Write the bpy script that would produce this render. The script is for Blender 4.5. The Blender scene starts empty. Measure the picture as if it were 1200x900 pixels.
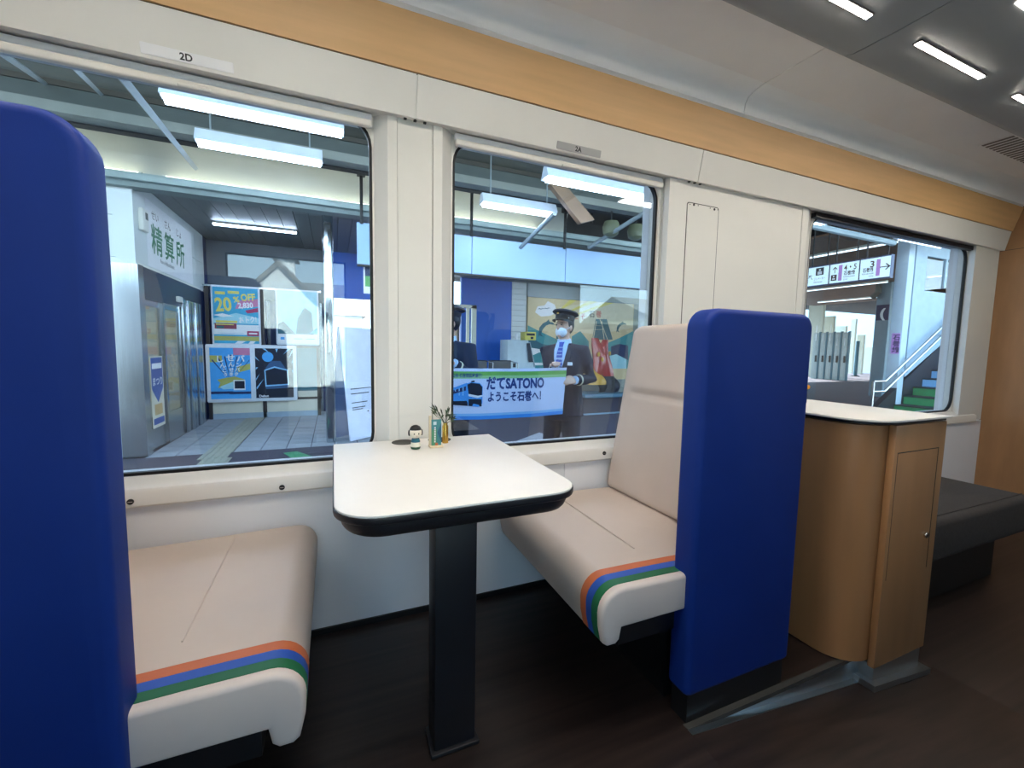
import bpy, bmesh, math, random
import numpy as np
from mathutils import Vector, Matrix
random.seed(7)
SC = bpy.context.scene
COL = SC.collection

# ------------------------------------------------------------------ camera
F_PX = 496.316
YAW, PITCH, ROLL = 0.399773, 0.0851117, 0.0180657
CAM = Vector((0.0, -1.62378, 1.06))
def _basis():
    f = Vector((math.sin(YAW)*math.cos(PITCH), math.cos(YAW)*math.cos(PITCH), -math.sin(PITCH)))
    r = Vector((math.cos(YAW), -math.sin(YAW), 0)); u = r.cross(f)
    c, s = math.cos(ROLL), math.sin(ROLL)
    return c*r+s*u, -s*r+c*u, f
CR, CU, CF = _basis()
cam_d = bpy.data.cameras.new('camera'); cam_o = bpy.data.objects.new('camera', cam_d); COL.objects.link(cam_o)
cam_d.sensor_fit = 'HORIZONTAL'; cam_d.sensor_width = 36; cam_d.lens = 36*F_PX/1200
cam_d.clip_start = 0.02; cam_d.clip_end = 500
m = Matrix.Identity(4)
for i in range(3):
    m[i][0] = CR[i]; m[i][1] = CU[i]; m[i][2] = -CF[i]; m[i][3] = CAM[i]
cam_o.matrix_world = m
SC.camera = cam_o

# ------------------------------------------------------------------ sky and exposure
SKY = 4.4
w = bpy.data.worlds.new('sky'); SC.world = w; w.use_nodes = True
nt = w.node_tree; bg = nt.nodes['Background']
tc = nt.nodes.new('ShaderNodeTexCoord'); sx = nt.nodes.new('ShaderNodeSeparateXYZ'); cr = nt.nodes.new('ShaderNodeValToRGB')
nt.links.new(tc.outputs['Generated'], sx.inputs[0]); nt.links.new(sx.outputs['Z'], cr.inputs[0]); nt.links.new(cr.outputs[0], bg.inputs[0])
cr.color_ramp.elements[0].position = 0.0; cr.color_ramp.elements[0].color = (0.80, 0.95, 1.0, 1)
cr.color_ramp.elements[1].position = 0.6; cr.color_ramp.elements[1].color = (0.38, 0.68, 1.0, 1)
bg.inputs[1].default_value = SKY
sun_d = bpy.data.lights.new('sun', 'SUN'); sun_d.energy = 20; sun_d.angle = .01; sun_d.color = (1, .95, .86)
sun_o = bpy.data.objects.new('sun', sun_d); COL.objects.link(sun_o)
sun_o.rotation_euler = Vector((.35, 1.0, .78)).to_track_quat('Z', 'Y').to_euler()
vs = SC.view_settings
vs.view_transform = 'Standard'; vs.look = 'None'; vs.exposure = 0.68; vs.gamma = 1.0; vs.use_curve_mapping = False

# measuring helpers: a point on the plane y=Y / z=Z / x=X, read off the photograph
def ray(px, py): return CR*((px-600)/F_PX) - CU*((py-450)/F_PX) + CF
def aty(px, py, Y): d = ray(px, py); return CAM + d*((Y-CAM.y)/d.y)
def atz(px, py, Z): d = ray(px, py); return CAM + d*((Z-CAM.z)/d.z)
def atx(px, py, X): d = ray(px, py); return CAM + d*((X-CAM.x)/d.x)

# ------------------------------------------------------------------ materials
def lin(c):
    if isinstance(c, str): c = tuple(int(c[i:i+2], 16) for i in (0, 2, 4))
    return tuple(((v/255)/12.92 if v/255 <= .04045 else ((v/255+.055)/1.055)**2.4) for v in c)
MATS = {}
def mat(name, c, rough=.5, metal=0., var=.06, scale=(8, 8, 8), bump=0., bscale=None, spec=.5, emit=0., coat=0., sheen=0.):
    if name in MATS: return MATS[name]
    M = bpy.data.materials.new(name); M.use_nodes = True
    t = M.node_tree; b = t.nodes['Principled BSDF']
    c = lin(c)
    b.inputs['Roughness'].default_value = rough; b.inputs['Metallic'].default_value = metal
    b.inputs['Specular IOR Level'].default_value = spec
    if coat: b.inputs['Coat Weight'].default_value = coat; b.inputs['Coat Roughness'].default_value = .15
    if sheen: b.inputs['Sheen Weight'].default_value = sheen
    co = t.nodes.new('ShaderNodeTexCoord'); mp = t.nodes.new('ShaderNodeMapping'); n = t.nodes.new('ShaderNodeTexNoise')
    mp.inputs['Scale'].default_value = scale if not isinstance(scale, (int, float)) else (scale,)*3
    n.inputs['Scale'].default_value = 1; n.inputs['Detail'].default_value = 4
    t.links.new(co.outputs['Object'], mp.inputs[0]); t.links.new(mp.outputs[0], n.inputs[0])
    r = t.nodes.new('ShaderNodeValToRGB')
    r.color_ramp.elements[0].position = .3; r.color_ramp.elements[1].position = .7
    r.color_ramp.elements[0].color = tuple(max(0, v*(1-var)) for v in c)+(1,)
    r.color_ramp.elements[1].color = tuple(min(1, v*(1+var)) for v in c)+(1,)
    t.links.new(n.outputs[0], r.inputs[0]); t.links.new(r.outputs[0], b.inputs['Base Color'])
    if bump:
        bp = t.nodes.new('ShaderNodeBump'); bp.inputs['Strength'].default_value = bump; bp.inputs['Distance'].default_value = .002
        n2 = t.nodes.new('ShaderNodeTexNoise'); n2.inputs['Scale'].default_value = bscale or 300; n2.inputs['Detail'].default_value = 3
        t.links.new(co.outputs['Object'], n2.inputs[0]); t.links.new(n2.outputs[0], bp.inputs['Height']); t.links.new(bp.outputs[0], b.inputs['Normal'])
    if emit:
        b.inputs['Emission Color'].default_value = c+(1,); b.inputs['Emission Strength'].default_value = emit
    MATS[name] = M; return M
def wood(name, c, var=.12, scale=(3, 3, 40), rough=.45):
    return mat(name, c, rough=rough, var=var, scale=scale, bump=.05, bscale=120)
def glass(name, tint, rough=0., refl=1.0, cap=.16):
    M = bpy.data.materials.new(name); M.use_nodes = True; t = M.node_tree
    t.nodes.remove(t.nodes['Principled BSDF']); o = t.nodes['Material Output']
    tr = t.nodes.new('ShaderNodeBsdfTransparent'); gl = t.nodes.new('ShaderNodeBsdfGlossy'); mx = t.nodes.new('ShaderNodeMixShader')
    fr = t.nodes.new('ShaderNodeFresnel'); fr.inputs[0].default_value = 1.52
    mu = t.nodes.new('ShaderNodeMath'); mu.operation = 'MULTIPLY'; mu.inputs[1].default_value = refl; mu.use_clamp = True
    tr.inputs[0].default_value = tuple(tint)+(1,); gl.inputs['Roughness'].default_value = rough
    mn = t.nodes.new('ShaderNodeMath'); mn.operation = 'MINIMUM'; mn.inputs[1].default_value = cap
    t.links.new(fr.outputs[0], mu.inputs[0]); t.links.new(mu.outputs[0], mn.inputs[0]); t.links.new(mn.outputs[0], mx.inputs[0])
    t.links.new(tr.outputs[0], mx.inputs[1]); t.links.new(gl.outputs[0], mx.inputs[2]); t.links.new(mx.outputs[0], o.inputs[0])
    MATS[name] = M; return M
def emis(name, c, s):
    return mat(name, c, rough=.4, var=0, emit=s)

# ------------------------------------------------------------------ mesh builder
class MB:
    def __init__(s): s.v = []; s.f = []; s.m = []; s.mats = []; s.cur = 0
    def use(s, M):
        if M not in s.mats: s.mats.append(M)
        s.cur = s.mats.index(M); return s
    def add(s, vs, fs):
        o = len(s.v); s.v += [tuple(v) for v in vs]
        for f in fs: s.f.append(tuple(i+o for i in f)); s.m.append(s.cur)
        return s
    def box(s, x0, x1, y0, y1, z0, z1):
        x0, x1 = sorted((x0, x1)); y0, y1 = sorted((y0, y1)); z0, z1 = sorted((z0, z1))
        v = [(x, y, z) for x in (x0, x1) for y in (y0, y1) for z in (z0, z1)]
        return s.add(v, [(0,1,3,2),(4,6,7,5),(0,4,5,1),(2,3,7,6),(0,2,6,4),(1,5,7,3)])
    def prism(s, pts, ax, d0, d1):
        n = len(pts); V = [unf(p, ax, d0) for p in pts]+[unf(p, ax, d1) for p in pts]
        fs = [tuple(range(n)), tuple(range(2*n-1, n-1, -1))]+[(i, (i+1) % n, n+(i+1) % n, n+i) for i in range(n)]
        return s.add(V, fs)
    def slab(s, pts, ax, d0, d1, bev=.005, seg=3, b1=None):
        """profile pts (2D) pulled along the third axis, both rims rounded by bev"""
        n = len(pts); P = [Vector(p) for p in pts]
        area = sum(P[i].x*P[(i+1) % n].y-P[(i+1) % n].x*P[i].y for i in range(n))
        if area < 0: P.reverse()
        N = []
        for i in range(n):
            e1 = (P[i]-P[i-1]); e2 = (P[(i+1) % n]-P[i])
            if e1.length < 1e-9: e1 = e2
            if e2.length < 1e-9: e2 = e1
            n1 = Vector((e1.y, -e1.x)).normalized(); n2 = Vector((e2.y, -e2.x)).normalized()
            a = n1+n2; a = a/max(.35, (1+n1.dot(n2))) if a.length > 1e-6 else n1
            N.append(a)
        if b1 is None: b1 = bev
        sg = 1 if d1 > d0 else -1
        rings = []
        for k in range(seg+1):
            a = math.pi/2*k/seg           # 0: cap, pi/2: side
            rings.append((d0+sg*bev*(1-math.cos(a)), bev*(1-math.sin(a))))
        for k in range(seg, -1, -1):
            a = math.pi/2*k/seg
            rings.append((d1-sg*b1*(1-math.cos(a)), b1*(1-math.sin(a))))
        V = []
        for d, ins in rings:
            for p, nn in zip(P, N): V.append(unf(p-nn*ins, ax, d))
        R = len(rings); fs = [tuple(range(n)), tuple(range(R*n-1, (R-1)*n-1, -1))]
        for r in range(R-1):
            for i in range(n):
                j = (i+1) % n; fs.append((r*n+i, r*n+j, (r+1)*n+j, (r+1)*n+i))
        return s.add(V, fs)
    def rbox(s, x0, x1, y0, y1, z0, z1, r=.01, seg=3, ax='z', bev=None):
        a, b, c0, c1 = {'z': ((x0, x1), (y0, y1), z0, z1), 'y': ((x0, x1), (z0, z1), y0, y1), 'x': ((y0, y1), (z0, z1), x0, x1)}[ax]
        return s.slab(rrect(a[0], b[0], a[1], b[1], r, seg), ax, c0, c1, r if bev is None else bev, seg)
    def tube(s, pts, rad, n=8, cap=True):
        P = [Vector(p) for p in pts]; V = []
        rs = rad if isinstance(rad, (list, tuple)) else [rad]*len(P)
        up = Vector((0, 0, 1))
        for i, p in enumerate(P):
            d = (P[min(i+1, len(P)-1)]-P[max(i-1, 0)]).normalized()
            a = d.cross(up)
            if a.length < .05: a = d.cross(Vector((1, 0, 0)))
            a.normalize(); b = d.cross(a)
            for k in range(n):
                t = 2*math.pi*k/n; V.append(p+(a*math.cos(t)+b*math.sin(t))*rs[i])
        fs = [(i*n+k, i*n+(k+1) % n, (i+1)*n+(k+1) % n, (i+1)*n+k) for i in range(len(P)-1) for k in range(n)]
        if cap: fs += [tuple(range(n-1, -1, -1)), tuple(range((len(P)-1)*n, len(P)*n))]
        return s.add(V, fs)
    def lathe(s, prof, c, n=20):
        V = []; 
        for r, z in prof:
            for k in range(n):
                t = 2*math.pi*k/n; V.append((c[0]+r*math.cos(t), c[1]+r*math.sin(t), c[2]+z))
        m = len(prof)
        fs = [(i*n+k, i*n+(k+1) % n, (i+1)*n+(k+1) % n, (i+1)*n+k) for i in range(m-1) for k in range(n)]
        fs += [tuple(range(n-1, -1, -1)), tuple(range((m-1)*n, m*n))]
        return s.add(V, fs)
    def ell(s, c, r, n=14, m=9, ax=None):
        """ellipsoid; ax = 3 axis vectors"""
        ax = ax or (Vector((1, 0, 0)), Vector((0, 1, 0)), Vector((0, 0, 1))); c = Vector(c); V = []
        for i in range(m+1):
            p = math.pi*i/m
            for k in range(n):
                t = 2*math.pi*k/n
                V.append(c+ax[0]*(r[0]*math.sin(p)*math.cos(t))+ax[1]*(r[1]*math.sin(p)*math.sin(t))+ax[2]*(r[2]*math.cos(p)))
        fs = [(i*n+k, i*n+(k+1) % n, (i+1)*n+(k+1) % n, (i+1)*n+k) for i in range(m) for k in range(n)]
        return s.add(V, fs)
    def rings(s, R):
        """loft: list of rings of equal length"""
        n = len(R[0]); V = [p for r in R for p in r]
        fs = [(i*n+k, i*n+(k+1) % n, (i+1)*n+(k+1) % n, (i+1)*n+k) for i in range(len(R)-1) for k in range(n)]
        fs += [tuple(range(n-1, -1, -1)), tuple(range((len(R)-1)*n, len(R)*n))]
        return s.add(V, fs)
    def xf(s, fn): s.v = [tuple(fn(Vector(v))) for v in s.v]; return s
    def build(s, name, M=None, parent=None, smooth=True, ang=35, fix=True, kind=None):
        me = bpy.data.meshes.new(name); me.from_pydata(s.v, [], s.f)
        for k in (s.mats or [M]): me.materials.append(k)
        if s.mats: me.polygons.foreach_set('material_index', s.m)
        if fix:
            b = bmesh.new(); b.from_mesh(me); bmesh.ops.remove_doubles(b, verts=b.verts, dist=1e-6)
            bmesh.ops.recalc_face_normals(b, faces=b.faces); b.to_mesh(me); b.free()
        if smooth:
            me.polygons.foreach_set('use_smooth', [True]*len(me.polygons)); me.set_sharp_from_angle(angle=math.radians(ang))
        me.update()
        o = bpy.data.objects.new(name, me); COL.objects.link(o)
        if parent: o.parent = parent
        if kind: o['kind'] = kind
        return o
def unf(p, ax, d):
    a, b = p[0], p[1]
    return (a, b, d) if ax == 'z' else (a, d, b) if ax == 'y' else (d, a, b)
def rrect(x0, y0, x1, y1, r, seg=4):
    rs = r if isinstance(r, (list, tuple)) else (r,)*4     # corners: ll, lr, ur, ul
    out = []
    for (cx, cy, sx_, sy_, a0, rr) in ((x0, y0, 1, 1, 180, rs[0]), (x1, y0, -1, 1, 270, rs[1]), (x1, y1, -1, -1, 0, rs[2]), (x0, y1, 1, -1, 90, rs[3])):
        if rr <= 1e-6: out.append((cx, cy)); continue
        for k in range(seg+1):
            a = math.radians(a0+90*k/seg); out.append((cx+sx_*rr+rr*math.cos(a), cy+sy_*rr+rr*math.sin(a)))
    return out
def empty(name, loc=(0, 0, 0)):
    o = bpy.data.objects.new(name, None); o.location = loc; o.empty_display_size = .1; COL.objects.link(o); return o
def tag(o, label, cat, group=None):
    o['label'] = label; o['category'] = cat
    if group: o['group'] = group
    return o
def struct(o, label=None):
    o['kind'] = 'structure'
    if label: o['label'] = label
    return o
def copy_tree(o, parent=None):
    c = o.copy(); COL.objects.link(c); c.parent = parent
    for ch in list(o.children): copy_tree(ch, c)
    return c
def box(name, M, parent, x0, x1, y0, y1, z0, z1, bev=0., ax='z', smooth=True):
    b = MB()
    if bev: b.rbox(x0, x1, y0, y1, z0, z1, bev, 2, ax)
    else: b.box(x0, x1, y0, y1, z0, z1)
    return b.build(name, M, parent, smooth)
# flat print: polygons and lettering laid on a rectangle (origin, right, up); one mesh with several inks
def text_geo(body, size, bold=0., align='LEFT'):
    cu = bpy.data.curves.new('t', 'FONT'); cu.body = body; cu.size = size; cu.offset = bold; cu.align_x = align; cu.align_y = 'BOTTOM_BASELINE'
    cu.resolution_u = 3
    o = bpy.data.objects.new('t', cu); COL.objects.link(o)
    bpy.context.view_layer.update()
    me = bpy.data.meshes.new_from_object(o.evaluated_get(bpy.context.evaluated_depsgraph_get()))
    V = [tuple(v.co) for v in me.vertices]; Fs = [tuple(p.vertices) for p in me.polygons]
    bpy.data.objects.remove(o); bpy.data.curves.remove(cu); bpy.data.meshes.remove(me)
    return V, Fs
class Art:
    def __init__(s, o, r, u):
        s.o = Vector(o); s.r = Vector(r).normalized(); s.u = Vector(u).normalized(); s.n = s.r.cross(s.u); s.b = MB(); s.k = 0
    def P(s, x, y, h=0.): return s.o+s.r*x+s.u*y+s.n*h
    def poly(s, pts, M, lay=None):
        s.k += 1; h = .0012+.00012*(s.k if lay is None else lay)
        s.b.use(M); s.b.add([s.P(x, y, h) for x, y in pts], [tuple(range(len(pts)))]); return s
    def rect(s, x0, y0, x1, y1, M, lay=None): return s.poly([(x0, y0), (x1, y0), (x1, y1), (x0, y1)], M, lay)
    def circ(s, x, y, rx, M, ry=None, n=20):
        ry = ry or rx; return s.poly([(x+rx*math.cos(2*math.pi*i/n), y+ry*math.sin(2*math.pi*i/n)) for i in range(n)], M)
    def text(s, body, x, y, size, M, bold=0., width=None, rot=0., align='LEFT'):
        s.k += 1; h = .0012+.00012*s.k
        V, Fs = text_geo(body, size, bold)
        if not V: return s
        x0 = min(v[0] for v in V); x1 = max(v[0] for v in V); k = 1.
        if width: k = width/(x1-x0)
        ca, sa = math.cos(rot), math.sin(rot); off = {'LEFT': 0, 'CENTER': -(x1-x0)*k/2}[align]
        VV = []
        for v in V:
            a = (v[0]-x0)*k+off; b_ = v[1]; VV.append(s.P(x+a*ca-b_*sa, y+a*sa+b_*ca, h))
        s.b.use(M); s.b.add(VV, Fs); return s
    def build(s, name, parent):
        return s.b.build(name, None, parent, smooth=False, fix=False)

# ================================================================== materials
WHITE = mat('wall_white', 'e3e1da', .42, var=.02, scale=3)
SILLW = mat('sill_white', 'e4e0d8', .35, var=.02, scale=4)
PANEL = mat('lower_panel_white', 'ececee', .5, var=.02, scale=3, bump=.05, bscale=500)
WOODB = wood('maple_band', 'e0b37c', .07, (2, 30, 30))
WOODP = wood('maple_partition', 'a47a54', .10, (12, 12, 2.5))
WOODC = wood('maple_cabinet', 'a5784f', .09, (14, 14, 2), .38)
CEIL = mat('ceiling_grey', 'eeedea', .6, var=.02, scale=4, bump=.15, bscale=900)
COVE = mat('cove_white', 'f3f4f2', .4, var=.02, scale=4)
DARKC = mat('ceiling_dark', '8b8f90', .55, var=.03, scale=4, bump=.1, bscale=900)
FLOORM = wood('dark_wood_floor', '251b18', .62, (.9, 38, 38), .40)
BLACKP = mat('black_plastic', '131417', .35, var=.1)
RUBBER = mat('black_rubber', '0c0d0f', .5, var=.1)
GROOVE = mat('joint_dark', '3a3936', .7, var=.1)
ALU = mat('aluminium', 'aeb6bb', .28, 1.0, var=.06, scale=(4, 40, 40))
STEEL = mat('stainless_steel', 'b4babd', .22, 1.0, var=.08, scale=(60, 60, 2))
CHROME = mat('chrome', 'd0d0d0', .12, 1.0, var=.02)
BLUE = mat('blue_leather', '0e2f7e', .55, var=.05, scale=5, bump=.12, bscale=900, spec=.22)
BEIGE = mat('beige_leather', 'cabaae', .5, var=.03, scale=6, bump=.12, bscale=1100)
CREAMR = mat('cream_leather', 'd2c5bd', .5, var=.03, scale=6, bump=.12, bscale=1100)
ORANGE = mat('stripe_orange', 'c2673c', .55, var=.04)
STRB = mat('stripe_blue', '1f4ea8', .55, var=.04)
STRG = mat('stripe_green', '12603a', .55, var=.04)
LAMINATE = mat('table_laminate', 'ebe7e0', .38, var=.02, scale=5, bump=.05, bscale=1500)
TBLACK = mat('table_black', '15161c', .42, var=.08)
BENCHM = mat('charcoal_fabric', '35312f', .9, var=.2, scale=60, bump=.4, bscale=500)
INK = mat('ink_dark', '2a2a2c', .6, var=.02)
PAPER = mat('paper_white', 'eeeeee', .6, var=.02)
LED = emis('led_warm', 'fff4e6', 68)
LEDC = emis('led_panel', 'fff8ee', 8)
FLUO = emis('fluorescent_tube', 'dcebff', 42)
GLASS = glass('window_glass', (.83, .88, .92), refl=1.4, cap=.11)
GLASS2 = glass('clear_glass', (.86, .93, .95), refl=1.3)

# ================================================================== the carriage: floor, walls, ceiling
ZW, HB, YG = 1.885, 1.88, .06          # header bottom height, glass plane
XE = 4.75                              # end partition
YO = -2.75                             # far side wall behind the camera
ZV = -.13                              # lower floor past the ramp
XL = -4.2
# seat-bay floor, aisle floor with its ramp
fl = struct(empty('floor'))
box('bay_floor', FLOORM, fl, XL, 2.0, -.80, .12, -.06, 0)
b = MB(); prof = [(XL, 0), (.90, 0), (2.1, ZV), (XE, ZV), (XE, ZV-.06), (XL, ZV-.06)]
b.prism(prof, 'y', YO, -.80); b.build('aisle_floor', FLOORM, fl, False)
box('vestibule_floor', FLOORM, fl, 2.0, XE, -.80, .12, ZV-.06, ZV)
t1 = struct(empty('trim_1'))
b = MB(); b.prism([(.90, .001), (1.99, .001), (1.99, -.115), (1.0, -.012)], 'y', -.806, -.8045); b.build('ramp_side_plate', ALU, t1, False)
b = MB(); b.prism([(.90, -.004), (2.02, -.124), (2.02, -.118), (.90, .002)], 'y', -.824, -.806); b.build('ramp_edge_strip', ALU, t1, False)
box('step_nosing', GROOVE, t1, .90, 2.0, -.8075, -.79, -.012, .002)
bb = struct(box('baseboard_window', RUBBER, None, XL, 2.0, -.008, .02, 0, .022))
# window openings on the glass plane
def xg(px, py): return aty(px, py, YG).x
W1 = (-2.0, xg(437.5, 300)); W2 = (xg(528.5, 300), xg(767, 300)); W3 = (xg(944, 330), xg(1130, 330))
ZB, ZT = .632, 1.875
def xf0(px, py=300, Y=0.): return aty(px, py, Y).x
wall = struct(empty('wall_window'), 'white train side wall with three wide windows')
lp = [XL, -1.1, xf0(661, 560), 2.0, XE]
for i in range(4): box('lower_panel', PANEL, wall, lp[i]+.0012, lp[i+1]-.0012, 0, .05, ZV if i > 2 else 0, .556)
# sill ledge: rounded nose
b = MB(); b.prism([(.05, .55), (-.014, .55), (-.018, .556), (-.016, .598), (-.010, .606), (.0, .609), (.02, .614), (.028, .622), (.05, .632), (.05, .632)], 'x', XL, 4.62)
b.build('window_sill', SILLW, wall)
for px in (330.5, 153, 708): 
    p = aty(px, 571 if px == 330.5 else 588 if px == 153 else 531, -.018)
    k = MB(); k.slab([(p.x+.009*math.cos(a*.524), p.z+.009*math.sin(a*.524)) for a in range(12)], 'y', -.017, -.022, .001); kn = k.build('sill_fixing', BLACKP, wall)
    k = MB(); k.box(p.x-.006, p.x+.006, -.0225, -.0215, p.z-.001, p.z+.001); k.build('slot', CHROME, kn)
# pillars
def pillar(name, pts, z0=.56, z1=HB+.03, M=WHITE):
    b = MB(); b.prism(pts, 'z', z0, z1); return b.build(name, M, wall, False)
def px0(p, Y=0.): return aty(p, 300, Y).x
pillar('pillar_strip', [(W1[1], YG+.05), (W1[1], YG-.004), (px0(455), 0), (px0(466), 0), (px0(466), .03), (px0(466), YG+.05)])
pillar('pillar_panel', [(px0(466)+.002, .10), (px0(466)+.002, .006), (px0(507.5)-.002, .006), (px0(507.5)-.002, .10)])
pillar('pillar_strip', [(px0(507.5), YG+.05), (px0(507.5), 0), (px0(518), 0), (W2[0], YG-.004), (W2[0], YG+.05)])
xr = px0(801.5); xq = px0(944, 0)
pillar('pillar_strip', [(W2[1], YG+.05), (W2[1], YG-.004), (aty(771.5, 300, .045).x, .045), (aty(773.5, 300, .045).x, .050), (aty(776, 300, .045).x, .043), (px0(780), .03), (px0(781), 0), (xr, 0), (xr, YG+.05)])
pillar('wide_wall_panel', [(xr+.002, .10), (xr+.002, .004), (xq-.05, .004), (xq-.05, .10)])
pillar('pillar_strip', [(xq-.05, .11), (xq-.05, 0), (xq, 0), (W3[0], YG-.004), (W3[0], .11)])
x5 = px0(1143); x6 = px0(1157)
pillar('pillar_strip', [(W3[1], YG+.05), (W3[1], YG-.004), (x5, 0), (x6, 0), (x6, YG+.05)])
pillar('end_wall_panel', [(x6+.002, .10), (x6+.002, .003), (XE+.02, .003), (XE+.02, .10)])
# access plate on the wide panel
pa = aty(806, 236, .003); pb = aty(842, 243, .003)
ap = MB(); ap.slab(rrect(pa.x, .70, pb.x, pa.z-.005, .012), 'y', .004, .0015, .0008, 1); app = ap.build('access_plate', WHITE, wall)
b = MB(); b.slab(rrect(pa.x-.004, .69, pb.x+.004, pa.z-.001, .014), 'y', .004, .0032, .0002, 1); b.build('plate_joint', GROOVE, app)
for px, py, r in ((813, 240, .006), (837, 245.5, .006), (808.5, 239.5, .0025), (818, 241, .0025), (832, 244, .0025), (841, 246, .0025)):
    p = aty(px, py, .0015); b = MB(); b.slab([(p.x+r*math.cos(a*.785), p.z+r*math.sin(a*.785)) for a in range(8)], 'y', .0012, -.001, .0004, 1); b.build('screw', GROOVE, app)
# outer skin and the wall left of the frame, above and below the windows
for x0, x1 in ((XL, W1[0]), (W1[1]-.0, W2[0]), (W2[1], W3[0]), (W3[1], XE+.1)): box('outer_skin', PANEL, wall, x0, x1, .112, .16, -.2, 2.3)
box('outer_skin', PANEL, wall, XL, XE+.1, .112, .16, -1.0, ZB-.005); box('outer_skin', PANEL, wall, XL, XE+.1, .112, .16, ZT+.005, 2.4)
pillar('window_post', [(XL, .10), (XL, 0), (W1[0], 0), (W1[0], .10)])
# header: white panels leaning out towards the room, then the maple band
HY0, HZ0, HY1, HZ1, HY2, HZ2 = -.026, HB-.012, -.052, 2.003, -.098, 2.168
hp = [XL, aty(488, 110, -.035).x, aty(820.5, 193, -.035).x, XE-.005]
for i in range(3):
    b = MB(); b.prism([(HY0, HZ0), (HY1, HZ1), (.11, HZ1), (.11, HZ0+.012), (.03, HZ0+.012), (.0, HZ0+.004)], 'x', hp[i]+.002, hp[i+1]-.002); b.build('header_panel', WHITE, wall, False)
    if i < 2:
        b = MB(); b.prism([(HY0+.004, HZ0+.004), (HY1+.004, HZ1), (.05, HZ1), (.05, HZ0+.006)], 'x', hp[i+1]-.004, hp[i+1]+.004); b.build('header_joint', WHITE, wall, False)
    if i < 2:
        for dx in (-.035, 0, .035): box('header_screw', GROOVE, wall, hp[i+1]+dx-.005, hp[i+1]+dx+.005, -.012, -.002, HZ0-.002, HZ0+.006)
b = MB(); b.prism([(HY1-.003, HZ1+.004), (HY2, HZ2), (.11, HZ2), (.11, HZ1+.004)], 'x', XL, XE); b.build('maple_band', WOODB, wall, False)
box('band_shadow_joint', GROOVE, wall, XL, XE, HY1+.004, .1, HZ1-.001, HZ1+.005)

# windows: gasket ring, pane, blind rail with pull tab
def window(n, x0, x1, label, tabpx=None):
    w_ = struct(empty('window_%d' % n), label)
    out = rrect(x0-.03, ZB-.03, x1+.03, ZT+.03, .02, 6); inn = rrect(x0+.012, ZB+.010, x1-.012, ZT-.015, .085, 6)
    b = MB(); N = len(out)
    V = [(p[0], y, p[1]) for y in (YG-.006, YG+.012) for ring in (out, inn) for p in ring]
    fs = []
    for i in range(N):
        j = (i+1) % N
        fs += [(i, j, N+j, N+i), (2*N+i, 3*N+i, 3*N+j, 2*N+j), (N+i, N+j, 3*N+j, 3*N+i), (i, 2*N+i, 2*N+j, j)]
    b.add(V, fs); b.build('gasket', RUBBER, w_)
    # white corner fillets outside the rounded gasket
    b = MB(); ring = rrect(x0+.002, ZB-.0, x1-.002, ZT-.002, .098, 6); sq = []
    for i, p in enumerate(ring):
        k = i//7; sq.append(((x0-.004, ZB-.004), (x1+.004, ZB-.004), (x1+.004, ZT+.004), (x0-.004, ZT+.004))[k])
    V = [(p[0], y, p[1]) for y in (YG-.009, YG-.005) for r_ in (sq, ring) for p in r_]; fs = []
    for i in range(len(ring)):
        j = (i+1) % len(ring); n_ = len(ring)
        fs += [(i, j, n_+j, n_+i), (2*n_+i, 3*n_+i, 3*n_+j, 2*n_+j), (n_+i, n_+j, 3*n_+j, 3*n_+i)]
    b.add(V, fs); b.build('corner_fillet', SILLW, w_, False)
    box('pane', GLASS, w_, x0-.02, x1+.02, YG, YG+.004, ZB-.02, ZT+.02, smooth=False)
    if tabpx:
        b = MB(); b.rbox(x0+.004, x1-.004, .012, .034, 1.826, 1.850, .006, 3, 'x'); rl = b.build('blind_rail', SILLW, w_)
        b = MB(); b.rbox(x0+.004, x1-.004, .022, .040, 1.85, 1.874, .003, 2, 'x'); b.build('blind_roll', PANEL, w_)
        p0 = aty(tabpx[0], tabpx[2], .01); p1 = aty(tabpx[1], tabpx[3], .01)
        b = MB(); b.rbox(p0.x, p1.x, -.002, .014, 1.822, 1.834, .005, 3, 'x'); b.build('pull_tab', SILLW, rl)
    else:
        box('blind_slot', BLACKP, w_, x0-.01, x1+.02, .02, .05, 1.845, 1.872)
    return w_
window(1, W1[0], W1[1], 'wide train window left of the pillar, facing the station passage', (208, 248, 90, 97))
window(2, W2[0], W2[1], 'middle train window behind the table, facing the banner', (658, 679, 187, 190))
window(3, W3[0], W3[1], 'far right train window above the cabinet, facing the stairs')

# seat number plates on the header
def plate(px0_, px1_, py0_, py1_, txt, tpx, M, label):
    def hd(px, py):       # on the leaning header face
        y = -.038
        for _ in range(6):
            p = aty(px, py, y); y = HY0+(p.z-HZ0)/(HZ1-HZ0)*(HY1-HY0)
        return aty(px, py, y-.0005)
    A = hd(px0_, py0_); B = hd(px1_, py1_)
    up = Vector((0, HY1-HY0, HZ1-HZ0)).normalized(); h = .029; W_ = B.x-A.x
    t = empty('seat_number_plate', A); tag(t, label, 'plate')
    a = Art((0, 0, 0), (1, 0, 0), up)
    b = MB(); b.slab(rrect(0, 0, W_, h, .003), 'z', 0, .002, .0006, 1)
    b.xf(lambda v: Vector((1, 0, 0))*v.x+up*v.y+Vector((1, 0, 0)).cross(up)*v.z); b.build('plate_body', M, t)
    tx = hd(tpx[0], tpx[1]); a.o = Vector((1, 0, 0)).cross(up)*.0012
    a.text(txt, tx.x-A.x, .006, .0255, INK, .0007); a.build('lettering', t)
plate(165, 274, 62, 82, '2D', (211, 70), PAPER, 'white seat number plate reading 2D above the left window')
plate(652, 704, 174, 180, '2A', (674, 173), mat('plate_grey', 'a9a9a7', .4), 'grey seat number plate reading 2A above the middle window')

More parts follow.
